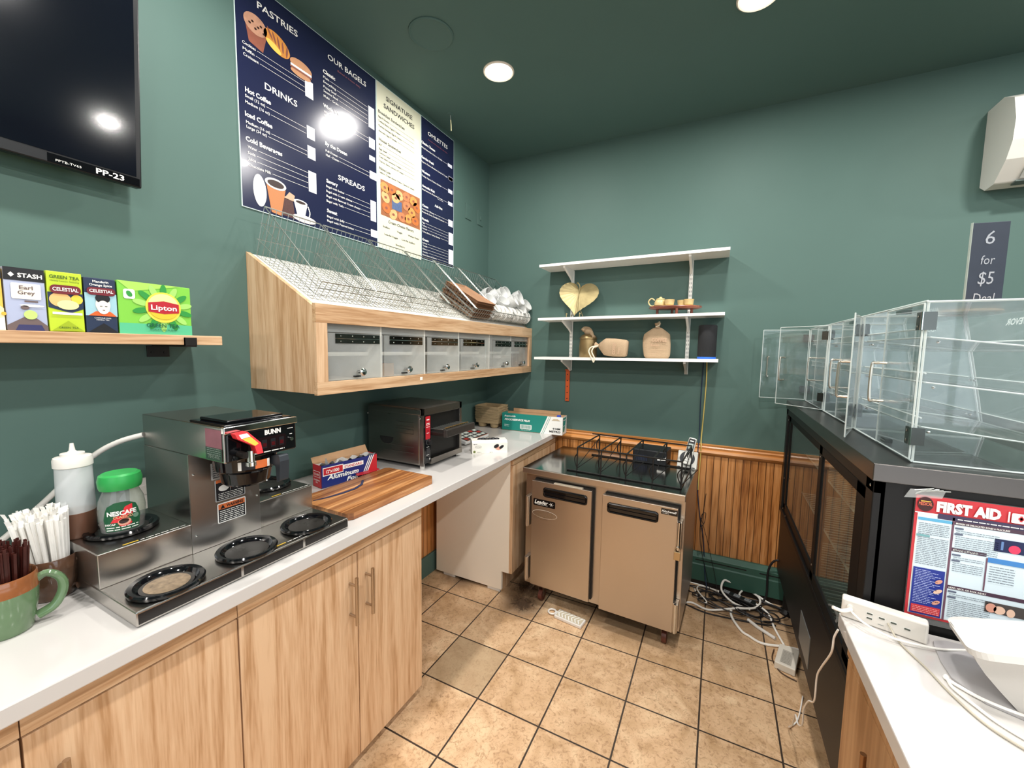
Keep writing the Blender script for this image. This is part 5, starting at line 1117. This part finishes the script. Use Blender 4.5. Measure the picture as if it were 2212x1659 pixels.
for q in range(3): bm.box(.02+.06*q, .055+.06*q, -.038, -.008, .035, .037, P('socket grey', '8b8f92')).cyl((.03+.06*q, -.02, .037), (.03+.06*q, -.02, .0375), .003, rub, n=8).cyl((.045+.06*q, -.02, .037), (.045+.06*q, -.02, .0375), .003, rub, n=8)
bm.build('socket', t)
t = thing('plug_stick', (1.99, -.36, 0), 'slim white plastic wand lying on the tiles in front of the tangle', 'wand')
M().tube([(1.915, -.32, .008), (1.96, -.37, .008), (2.035, -.43, .009)], .009, whp, 10).build('body', t)
# ---------------------------------------------------------------- black display cooler
CX, YN, YF, CZ = 2.0575, -1.559, -.03, 1.245
t = thing('display_cooler', (2.45, -.8, 0), 'tall black display cooler with sliding glass doors facing the kitchen', 'display cooler')
XE = 2.86
M().box(CX-.001, XE, YN, YF, 1.199, CZ, mat('steel counter slab', '6e6a68', .3, metal=1, var=.05, vs=8, rvar=.04)).build('steel_top', t, .002)
csm = mat('black cooler enamel', '171616', .42, var=.06, spec=.3); csd = mat('black door frame', '0b0b0c', .5, var=.06, spec=.25)
M().box(CX+.02, XE-.01, YN+.006, YN+.03, .2, 1.199, csm).build('end_panel', t)
M().box(CX+.02, XE-.01, YF-.03, YF-.002, .2, 1.199, csm).build('end_panel', t)
bm = M().box(CX+.004, CX+.03, YN+.006, YN+.065, .58, 1.199, csm).box(CX+.004, CX+.03, YF-.05, YF-.002, .58, 1.199, csm).box(CX+.004, CX+.03, YN+.006, YF-.002, 1.165, 1.199, csm); bm.build('door_surround', t, .002)
brd = mat('smoked brown enamel', '17110f', .45, var=.08, spec=.3)
M().box(CX+.012, CX+.03, YN+.006, YF-.002, .22, .6, brd).build('lower_panel', t, .002)
M().box(CX+.002, CX+.02, YN+.006, YF-.002, .585, .61, csd).build('door_track', t, .003)
M().box(CX+.0095, CX+.0125, -1.0, -.8, .27, .4, mat('metal data plate', '8d908e', .35, metal=.6)).build('data_plate', t)
bm = M().box(CX+.03, XE-.03, YN+.03, YF-.03, .2, .24, csm); bm.build('bottom_tray', t)
gl_ = clear('cooler glass', 'e8eee8', .02, .01, .02)
for a, c_, x in ((-.99, -.1, .012), (-1.5, -.93, .004)):
    d = M().box(CX+x, CX+x+.014, a, a+.08, .62, 1.165, csd).box(CX+x, CX+x+.014, c_-.05, c_, .62, 1.165, csd).box(CX+x, CX+x+.014, a, c_, .61, .655, csd).box(CX+x, CX+x+.014, a, c_, 1.13, 1.165, csd).build('sliding_door', t, .002)
    M().box(CX+x+.005, CX+x+.009, a+.05, c_-.045, .65, 1.135, gl_).build('glass', d)
bm = M()
for y, z in ((-.12, 1.14), (-.12, .8), (-.95, 1.12), (-.95, .68), (-.15, .63), (-.25, .62), (YN+.03, 1.18)): bm.ell((CX+.004, y, z), (.002, .004, .004), chrome, 8, 6)
bm.build('screw', t)
sh = mat('white wire shelf', 'd5d8d4', .4)
for z in (.45, .72, .95):
    bm = M()
    for i in range(44): bm.tube([(CX+.1, YN+.06+.0325*i, z), (XE-.08, YN+.06+.0325*i, z)], .0022, sh, 4)
    for x in (CX+.1, CX+.35, XE-.08): bm.tube([(x, YN+.05, z), (x, YF-.05, z)], .004, sh, 6)
    bm.build('wire_shelf', t)
M().box(XE-.04, XE-.03, YN+.03, YF-.03, .24, 1.199, gl_).build('front_glass', t)
bm = M()
for x in (CX+.07, XE-.08):
    for y in (YN+.08, YF-.1): bm.lathe([(0, 0), (.045, 0), (.045, .01), (.03, .03), (.026, .2), (0, .2)], (x, y, 0), mat('black cooler foot', '161413', .5), 16)
bm.build('foot', t)
M().box(CX+.05, XE-.05, YN+.05, YF-.05, .1, .2, mat('compressor housing', '1b1816', .6)).build('compressor_box', t)

# ---------------------------------------------------------------- clear acrylic display cases
AX, AD, AH = 2.146, .34, .41
hin = mat('steel hinge leaf', '5c5f5c', .2, metal=.9, var=.2)
def panel(b, p, q, th, h, z, m=clearp):
    """upright sheet between two plan points, with bright polished edges"""
    d = (Vector(q)-Vector(p)); n = Vector((-d.y, d.x)).normalized()*th/2
    c_ = [(p[0]-n.x, p[1]-n.y), (q[0]-n.x, q[1]-n.y), (q[0]+n.x, q[1]+n.y), (p[0]+n.x, p[1]+n.y)]
    b.prism(c_, 'z', z, z+h, m)
    for e in (p, q): b.tube([(e[0], e[1], z), (e[0], e[1], z+h)], th*.55, cleare, 4)
    for zz in (z, z+h): b.tube([(p[0], p[1], zz), (q[0], q[1], zz)], th*.5, cleare, 4)
    return b
def handle_u(b, x, y, dx, dy, z0, z1, nx, ny):
    """U pull: at (x,y), standing off along (nx,ny)"""
    o = .034
    b.tube(smooth_path([(x, y, z1), (x+nx*o*.7, y+ny*o*.7, z1), (x+nx*o, y+ny*o, z1-.009), (x+nx*o, y+ny*o, z0+.009), (x+nx*o*.7, y+ny*o*.7, z0), (x, y, z0)], 4), .0042, mat('satin pull', 'cfc8bb', .25, metal=.9), 10)
    return b
def acase(y0, y1, label, tip):
    z = CZ+.002; w_ = y1-y0
    t = thing('display_case', (AX+AD/2, (y0+y1)/2, z), label, 'display case', 'clear acrylic display cases')
    T_ = .004
    bx = AX+AD; pr = [(AX+.003, z), (bx, z), (bx-.02, z+.12), (bx-.075, z+AH), (AX+.003, z+AH)]
    for y in (y0+.002, y1-.006):
        b = M().prism(pr, 'y', y, y+T_, clearp)
        for i in range(5): b.tube([(pr[i][0], y+.002, pr[i][1]), (pr[(i+1) % 5][0], y+.002, pr[(i+1) % 5][1])], .0028, cleare, 4)
        b.build('side_sheet', t)
    M().box(AX, bx, y0+.002, y1-.002, z+AH, z+AH+.004, clearp).tube([(AX, y0, z+AH+.002), (AX, y1, z+AH+.002)], .0028, cleare, 4).build('top_sheet', t)
    M().prism([(bx, z), (bx-.02, z+.12), (bx-.075, z+AH), (bx-.079, z+AH), (bx-.024, z+.12), (bx-.004, z)], 'y', y0+.006, y1-.006, clearp).build('front_sheet', t)
    M().box(AX, bx, y0+.002, y1-.002, z, z+.004, clearp).tube([(AX, y0, z+.003), (AX, y1, z+.003)], .003, cleare, 4).build('floor_sheet', t)
    for k, (zz, dx) in enumerate(((.06, .0), (.175, .02), (.29, .04))):
        b = M().prism([(AX+.015, z+zz+.03), (bx-.03-dx, z+zz), (bx-.03-dx, z+zz+.004), (AX+.015, z+zz+.034)], 'y', y0+.012, y1-.012, trayp)
        b.box(AX+.012, AX+.016, y0+.012, y1-.012, z+zz+.03, z+zz+.055, clearp); b.prism([(bx-.032-dx, z+zz), (bx-.028-dx, z+zz), (bx-.02-dx, z+zz+.03), (bx-.024-dx, z+zz+.03)], 'y', y0+.012, y1-.012, clearp)
        for x, q in ((AX+.014, .055), (AX+.014, .032), (bx-.022-dx, .03), (bx-.03-dx, .002)): b.tube([(x, y0+.012, z+zz+q), (x, y1-.012, z+zz+q)], .0024, cleare, 4)
        for y in (y0+.012, y1-.012): b.tube([(AX+.015, y, z+zz+.032), (bx-.03-dx, y, z+zz+.002)], .002, cleare, 4)
        b.build('shelf_tray', t)
    b = M()
    for x in (bx-.04, AX+.03):
        for zz in (.06, .175, .29): 
            for y in (y0+.009, y1-.011): b.ell((x, y, z+zz+.02), (.004, .004, .004), chrome, 8, 6)
    b.build('shelf_screw', t)
    ym = (y0+y1)/2; dz, dh = z+.006, AH-.01
    # near door, shut
    d = panel(M(), (AX-.004, y0+.003), (AX-.004, ym-.001), .004, dh, dz).build('door', t)
    handle_u(M(), AX-.006, ym-.035, 0, 1, z+.135, z+.25, -1, 0).build('pull_handle', d)
    b = M()
    for zz in (.045, .34): b.box(AX-.009, AX-.006, y0+.0, y0+.03, z+zz, z+zz+.045, hin).box(AX-.006, AX+.02, y0-.002, y0+.001, z+zz, z+zz+.045, hin).cyl((AX-.008, y0, z+zz), (AX-.008, y0, z+zz+.045), .003, chrome, n=8).ell((AX-.0095, y0+.02, z+zz+.01), (.001, .004, .004), chrome, 8, 6).ell((AX-.0095, y0+.02, z+zz+.035), (.001, .004, .004), chrome, 8, 6)
    b.build('hinge', d)
    # far door, swung open to tip
    p = Vector((AX-.004, y1-.003)); q = Vector(tip); q = p+(q-p).normalized()*(w_/2-.004)
    d = panel(M(), p, q, .004, dh, dz).build('door', t)
    dd = (q-p).normalized(); nn = Vector((dd.y, -dd.x)); nn = nn if nn.x < 0 else -nn
    h0 = q-dd*.035; handle_u(M(), h0.x, h0.y, 0, 0, z+.135, z+.25, nn.x, nn.y).build('pull_handle', d)
    b = M()
    for zz in (.045, .34): b.box(AX-.006, AX+.02, y1-.002, y1+.001, z+zz, z+zz+.04, hin); b.prism([(p.x, p.y), (p.x+dd.x*.028, p.y+dd.y*.028), (p.x+dd.x*.028+nn.x*.003, p.y+dd.y*.028+nn.y*.003), (p.x+nn.x*.003, p.y+nn.y*.003)], 'z', z+zz, z+zz+.04, hin)
    b.build('hinge', d)
    # maker's name seen from behind, etched on the front sheet
    F = frame((bx-.077, ym-.06, z+AH-.045), (0, 1, 0), (.15, 0, 1)); b = M(F); b.text('VEVOR', 0, 0, mat('etched white', 'cdd8d4', .5), w=.09, h=.018, k=1, bold=.03); b.build('maker_name', t)
    b = M().box(AX+.02, AX+.045, ym-.02, ym+.02, z+AH-.012, z+AH-.001, blkg).box(AX+.012, AX+.03, ym-.02, ym+.02, z+.004, z+.016, blkg); b.build('magnet_catch', t)
    return t
acase(-1.503, -.99, 'clear acrylic display case nearest the camera, one door ajar', (2.07, -1.221))
acase(-.982, -.49, 'clear acrylic display case in the middle of the three', (1.965, -.322))
acase(-.482, -.02, 'clear acrylic display case against the back wall', (1.865, -.04))
# acrylic riser and deal sign on top
tag(M().lathe([(0, 0), (.075, 0), (.08, .006), (.075, .014), (0, .014)], (2.425, -.97, CZ+AH+.0065), wood('pale sign base', 'e0b98c', 'cfa070', 'y', .5), 30).build('sign_base'), 'pale wooden disc on top of the acrylic cases under the chalk sign', 'disc')
t = thing('chalk_sign', (2.43, -.9, 1.677), 'small upright black chalk sign offering 6 for $5', 'sign')
T = Matrix.Translation((2.42, -.96, CZ+AH+.021)) @ Matrix.Rotation(math.radians(8), 4, 'Z')
M(T).box(-.005, .088, -.004, .004, 0, .285, mat('slate board', '2c3442', .5, var=.15, vs=20)).box(-.0075, -.005, -.005, .005, 0, .287, P('sign edge', '9aa39a')).build('board', t, .001)
bm = M(T @ frame((-.005, -.0046, 0), (1, 0, 0), (0, 0, 1))); ck = mat('chalk', 'a9adb4', .9, var=.2, vs=80)
for s_, v, h_, w_ in (('6', .215, .045, .024), ('for', .15, .03, .036), ('$5', .085, .043, .04), ('Deal', .025, .032, .055)): bm.text(s_, .046, v, ck, w=w_, h=h_, k=1, al='C', shear=.1)
bm.build('chalk_writing', t)
# first aid poster
t = thing('first_aid_poster', (2.3, YN, 1.02), 'red and blue first aid poster on the black cooler end', 'poster')
PX0, PX1, PZ0, PZ1 = 2.143, 2.477, .868, 1.179
M().prism([(PX0+.012, PZ0-.016), (PX1, PZ0-.016), (PX1, PZ1), (PX0, PZ1), (PX0, PZ0)], 'y', YN-.0012, YN+.005, clear('laminate sleeve', 'ffffff', .08, .05)).build('sleeve', t)
F = frame((PX0, YN-.002, PZ0), (1, 0, 0), (0, 0, 1)) @ Matrix.Diagonal((.7, 1, 1, 1)); b = M(F); pw_, ph_ = .477, PZ1-PZ0
pr1, pb1, plb, pnv, pgy = P('poster red', 'c2343c'), P('poster blue', '24348c'), P('poster pale blue', 'd5e4ec'), P('poster navy band', '3a3350'), P('poster grey text', '7d8790')
b.R(0, 0, pw_, ph_, pr1, 0); b.R(.008, .006, pw_, ph_-.045, white, 1); b.R(.01, .008, .1, ph_-.048, plb, 2); b.R(.098, .006, .104, ph_-.045, P('poster plum', '6a4a5a'), 3)
b.R(.104, .008, pw_, ph_-.05, plb, 2); b.R(.06, ph_-.053, pw_, ph_-.04, pnv, 3); b.R(.0, ph_-.0445, .06, ph_-.042, white, 4)
b.text('FIRST AID', .054, ph_-.034, white, w=.158, h=.024, k=5, bold=.06); b.E((.025, ph_-.021), .021, .018, P('badge dark', '3a1618'), 4); b.text('MEDICAL', .025, ph_-.024, P('badge red', 'd06a52'), w=.036, h=.008, k=5, al='C', bold=.03); b.R(.012, ph_-.015, .038, ph_-.0125, P('badge gold', 'e0b04a'), 5)
b.R(.228, ph_-.037, .232, ph_-.012, white, 5); b.RR(.236, ph_-.037, .28, ph_-.014, .003, white, 5); b.R(.255, ph_-.032, .261, ph_-.019, pr1, 6); b.R(.2515, ph_-.0285, .2645, ph_-.0225, pr1, 6); b.greek(.11, .3, ph_-.049, .004, white, 5)
b.R(.01, ph_-.062, .1, ph_-.055, P('poster cyan', '5aa6cc'), 3)
for q in range(24): b.greek(.013, .094, ph_-.07-.0045*q, .003, pgy, 4, q) if q not in (7,) else b.R(.01, ph_-.103, .045, ph_-.098, P('poster teal', '6fa3a8'), 4)
b.R(.011, .008, .094, .128, pb1, 5); b.R(.014, .012, .091, .032, pr1, 6)
for q in range(21): b.greek(.016, .016+.04+.035*((q*7) % 5)/5, .038+.0042*q, .0026, P('poster light text', 'aab4e0'), 7, q)
for q in range(4): b.greek(.018, .088, .014+.0042*q, .0026, P('poster pink text', 'f0a0a0'), 7, q)
for cx, cy, a_, c_ in ((.08, .1, .01, P('skin pink print', 'd59a86')), (.08, .075, .012, P('skin pale print', 'e3bfa8')), (.078, .046, .011, P('skin pink print', 'd59a86'))): b.E((cx, cy), a_, .005, c_, 7, .4)
for v, s_, u1 in ((ph_-.062, 'BROKEN OR DISLOCATED BONES & FRACTURES', .24), (ph_-.128, 'SPRAINS & STRAINS', .19), (.088, 'HEAD, NECK, OR BACK INJURY', pw_)):
    b.R(.104, v, pw_ if u1 > .2 else .19, v+.009, P('poster plum dark', '4a3444'), 3); b.text(s_, .107, v+.002, white, w=min(.13, .0036*len(s_)), h=.004, k=4, bold=.02)
for v0, n_, u1 in ((ph_-.072, 12, .215), (ph_-.138, 9, .185), (.08, 14, .215)):
    for q in range(n_):
        if q in (0, 3): b.RR(.106, v0-.0048*q, .128, v0-.0048*q+.0042, .002, P('poster slate', '5c6478'), 4)
        else: b.greek(.11, u1-.03*((q*3) % 3), v0-.0048*q, .0027, pgy, 4, q)
b.R(.19, .1, .194, ph_-.13, P('poster plum', '6a4a5a'), 4); b.R(.194, ph_-.14, pw_, ph_-.128, P('poster azure', '3f7fc0'), 4)
for q in range(7): b.greek(.2, .26, ph_-.15-.006*q, .003, pgy, 5, q)
b.R(.205, ph_-.11, .3, ph_-.08, P('xray navy', '16204a'), 4); b.E((.252, ph_-.1), .014, .01, P('xray red', 'd63a5c'), 5); b.R(.22, ph_-.105, .226, ph_-.085, P('xray blue', '5f7fb0'), 5)
b.R(.2, .05, .3, .076, P('photo dark', '4a4442'), 4); b.E((.215, .062), .013, .011, P('skin pink print', 'd59a86'), 5); b.E((.235, .06), .014, .01, P('skin pale print', 'e3bfa8'), 5); b.E((.262, .058), .01, .01, P('skin pale print', 'e3bfa8'), 5)
b.build('print', t)
rr = random.Random(11); b = M()
for i in range(9): 
    x = 2.135+.035*rr.random(); b.tube([(x, YN-.003, 1.18+.012*rr.random()), (x+.02+.02*rr.random(), YN-.006, 1.2-.006*rr.random())], .0012, mat('crinkled tape', 'c9ccc8', .2, alpha=.7), 4)
b.add([(2.12, YN-.002, 1.168), (2.19, YN-.002, 1.176), (2.195, YN-.003, 1.195), (2.13, YN-.004, 1.192)], [(0, 1, 2, 3)], clear('tape', 'ffffff', .2, .1, .2)); b.build('tape', t)

# ---------------------------------------------------------------- right-hand counter
tag(M().box(2.012, 3.4, -3.6, YN-.004, .79, .83, quartz).build('worktop', bevel=.003), 'white quartz counter at the lower right carrying the tablet stand', 'worktop')
t = thing('base_cabinet', (2.35, -2.3, 0), 'oak base cabinet under the right-hand white counter', 'cabinet')
oakd = wood('warm oak laminate', 'c09468', 'a87b50', 'z', .42, dark='8f6338')
M().box(2.055, 2.7, -3.2, YN-.006, .08, .7895, oakd).build('body', t, .001)
M().box(2.075, 2.68, -3.18, YN-.02, 0, .08, wood('toe kick', '8a6a4a', '6f5236', 'y')).build('toe_kick', t)
for a, c_, hy in ((-1.9, -1.575, -1.95+.095), (-2.23, -1.903, -1.99+.04), (-2.6, -2.233, -2.3)):
    d = M().box(2.037, 2.054, a+.0015, c_-.0015, .085, .715, oakd).build('door', t, .001)
    bar_handle(M(), 2.037, hy, .49, .685, mat('bronze handle', '8d6a4a', .28, metal=.9), -1).build('handle', d)
M().box(2.037, 2.054, -3.0, YN-.008, .72, .789, oakd).build('top_rail', t)
# usb power strip
t = thing('charging_strip', (2.07, -1.6, .83), 'long white multi-port charging strip at the back edge of the counter', 'charging station')
A_ = Vector((2.016, -1.585, .8305)); B_ = Vector((2.172, -1.625, .8305)); dr_ = (B_-A_).normalized(); T = rotz(A_, math.atan2(dr_.y, dr_.x))
SL = .158
M(T).box(-.005, SL, 0, .03, 0, .052, whp).build('body', t, .005, 3)
bm = M(T @ frame((0, -.0006, 0), (1, 0, 0), (0, 0, 1))); pg = P('port grey', '4a5048')
bm.R(.0, .004, SL-.006, .046, P('strip face', 'd5d0c8'), 0)
for u, v in ((.045, .03), (.045, .018), (.068, .028), (.09, .026), (.115, .022)): bm.R(u, v, u+.013, v+.006, white, 1); bm.R(u+.001, v+.0005, u+.012, v+.0045, pg, 2)
bm.greek(.068, .08, .012, .003, P('print grey', '8a8f8a'), 1); bm.build('port', t)
M(T).cyl((.012, 0, .034), (.012, -.006, .034), .006, whp).build('cord_socket', t)
cb = mat('white usb cord', 'f1ede6', .4, var=.02)
tag(M().tube(smooth_path([(1.985, -1.62, .868), (2.005, -1.615, .862), (2.025, -1.6, .862), (2.028, -1.597, .864)]), .0045, cb, 10).build('plug_cord'), 'thick white plug lead sticking out left of the charging strip', 'cord')
tag(M().tube(smooth_path([(2.028, -1.6, .858), (2.05, -1.63, .85), (2.1, -1.65, .842), (2.18, -1.64, .838), (2.26, -1.6, .834), (2.36, -1.58, .834)]), .0026, cb, 8).build('usb_cord'), 'white cord passing along the charging strip towards the tablet stand', 'cord')
tag(M().tube(smooth_path([(2.1, -1.605, .853), (2.101, -1.625, .85), (2.106, -1.64, .84), (2.112, -1.65, .834), (2.12, -1.68, .8335), (2.135, -1.73, .8335), (2.15, -1.8, .8335), (2.18, -1.87, .8335), (2.25, -1.93, .8335)], 8), .0022, P('grey cord', 'b5ad9c'), 8).build('usb_cord'), 'thin grey cord snaking across the white counter', 'cord')
tag(M().tube(smooth_path([(2.162, -1.735, .8345), (2.157, -1.745, .835), (2.17, -1.76, .835), (2.2, -1.785, .835), (2.25, -1.8, .8352), (2.32, -1.8, .8352)], 8), .0035, cb, 8).build('usb_cord'), 'white cord bending round the grey base of the tablet stand', 'cord')
tag(M().tube(smooth_path([(2.162, -1.738, .835), (2.158, -1.77, .835), (2.175, -1.81, .835), (2.2, -1.85, .8345), (2.25, -1.89, .8345), (2.33, -1.93, .8345)], 8), .003, cb, 8).build('usb_cord'), 'second white cord trailing from the stand base to the counter front', 'cord')
tag(M().tube(smooth_path([(2.005, -1.6, .8), (2.0, -1.592, .77), (2.0, -1.58, .72), (2.0, -1.5, .62), (2.0, -1.46, .56), (2.005, -1.43, .46), (2.005, -1.36, .4), (2.005, -1.31, .33), (2.01, -1.28, .25), (2.01, -1.22, .2), (2.015, -1.14, .17), (2.02, -1.08, .08), (2.02, -1.02, .015), (2.06, -.95, .006), (2.1, -.8, .006)], 8), .0026, cb, 8).build('usb_cord'), 'thin white cord drooping in front of the black display cooler', 'cord')
# tablet stand
t = thing('tablet_stand', (2.25, -1.75, .83), 'white tablet stand with a card slot on a grey base plate', 'tablet stand')
gp = mat('grey base plate', 'a9a6a6', .4, var=.04)
bm = M(); pts = [(2.188, -1.6), (2.215, -1.585), (2.5, -1.6), (2.5, -1.83), (2.3, -1.83), (2.2, -1.79), (2.17, -1.735), (2.172, -1.68), (2.182, -1.62)]
bm.prism(pts, 'z', .831, .8345, gp).build('base_plate', t, .001)
# tilted head: corners from lower-left round to the right
c0 = Vector((2.15, -1.835, .955)); c1 = Vector((2.18, -1.655, .93)); c2 = Vector((2.345, -1.53, .95)); u = (c1-c0).normalized(); v = (c2-c1); v = (v-u*v.dot(u)).normalized()
F = Matrix((u, v, u.cross(v))).transposed().to_4x4(); F.translation = c0
if F.to_3x3() @ Vector((0, 0, 1)) @ Vector((0, 0, 1)) < 0: pass
b = M(F); Lh, Wh = (c1-c0).length, .3
q = []
r_ = .03
for cx, cy, k in ((Lh-r_, Wh-r_, 0), (r_, Wh-r_, 1), (r_, r_, 2), (Lh-r_, r_, 3)): q += [(cx+r_*math.cos(pi/2*(k+j/6)), cy+r_*math.sin(pi/2*(k+j/6))) for j in range(7)]
nz = (F.to_3x3() @ Vector((0, 0, 1))).z; s_ = 1 if nz > 0 else -1
b.prism(q, 'z', -.013*s_, 0, mat('matte white head', 'd2cfca', .5, var=.01)).build('head', t, .003)
b = M(F); e_ = .0006*s_
b.prism([(.0, .15), (Lh, .15), (Lh, .153), (0, .153)], 'z', 0, e_, P('seam grey', 'bdb9b2')).prism([(.03, .158), (Lh-.03, .158), (Lh-.03, .17), (.03, .17)], 'z', 0, e_*1.5, mat('card slot', '14181a', .4)).prism([(0, .178), (Lh, .178), (Lh, .18), (0, .18)], 'z', 0, e_, P('seam grey', 'bdb9b2')); b.build('card_slot', t)
b = M()
n = 12; vs = []
for j in range(5):
    f_ = j/4
    for i in range(n+1):
        g = i/n; top = c0+v*(.01+.26*g)+Vector((0, 0, -.014)); top = top+u*(.02)
        bot = Vector((2.245+.2*g, -1.79-.02*math.sin(pi*g), .8346))
        p = top.lerp(bot, f_); p.y += .02*math.sin(pi*f_); p.x += -.006*math.sin(pi*f_); vs.append(p)
m_ = n+1
fs = [(j*m_+i, j*m_+i+1, (j+1)*m_+i+1, (j+1)*m_+i) for j in range(4) for i in range(n)]
vs2 = [Vector((p.x+.01, p.y+.12, p.z)) for p in vs]; o_ = len(vs)
b.add(vs+vs2, fs+[tuple(i+o_ for i in f)[::-1] for f in fs]+[(j*m_, (j+1)*m_, (j+1)*m_+o_, j*m_+o_) for j in range(4)]+[(j*m_+n, j*m_+n+o_, (j+1)*m_+n+o_, (j+1)*m_+n) for j in range(4)]+[(i, i+o_, i+1+o_, i+1) for i in range(n)], mat('soft white body', 'c9c4be', .5, var=.01), True)
b.build('neck', t)

# ---------------------------------------------------------------- wall air conditioner
t = thing('air_conditioner', (3.15, 0, 2.3), 'white wall-mounted air conditioner cut by the right edge of the photo', 'air conditioner')
pr = [(0, 2.345), (-.05, 2.315), (-.12, 2.32), (-.2, 2.4), (-.235, 2.47), (-.24, 2.56), (-.21, 2.66), (-.13, 2.7), (0, 2.7)]
acm = mat('aged white ac plastic', 'dcdad2', .4, var=.02)
M().prism(pr[::-1], 'x', 2.785, 3.65, acm).build('housing', t, .006)
M().prism([(-.236, 2.46), (-.241, 2.56), (-.21, 2.655), (-.216, 2.66), (-.247, 2.562), (-.242, 2.455)], 'x', 2.83, 3.6, mat('bright ac panel', 'efefec', .3)).build('front_panel', t)
M().prism([(-.14, 2.333), (-.195, 2.388), (-.199, 2.385), (-.143, 2.328)], 'x', 2.86, 3.58, P('ac louvre grey', 'b9bbb6')).build('louvre', t)
M().prism([(-.10, 2.316), (-.135, 2.324), (-.138, 2.318), (-.10, 2.311)], 'x', 2.85, 3.58, P('ac vent dark', '55605c')).build('air_outlet', t)
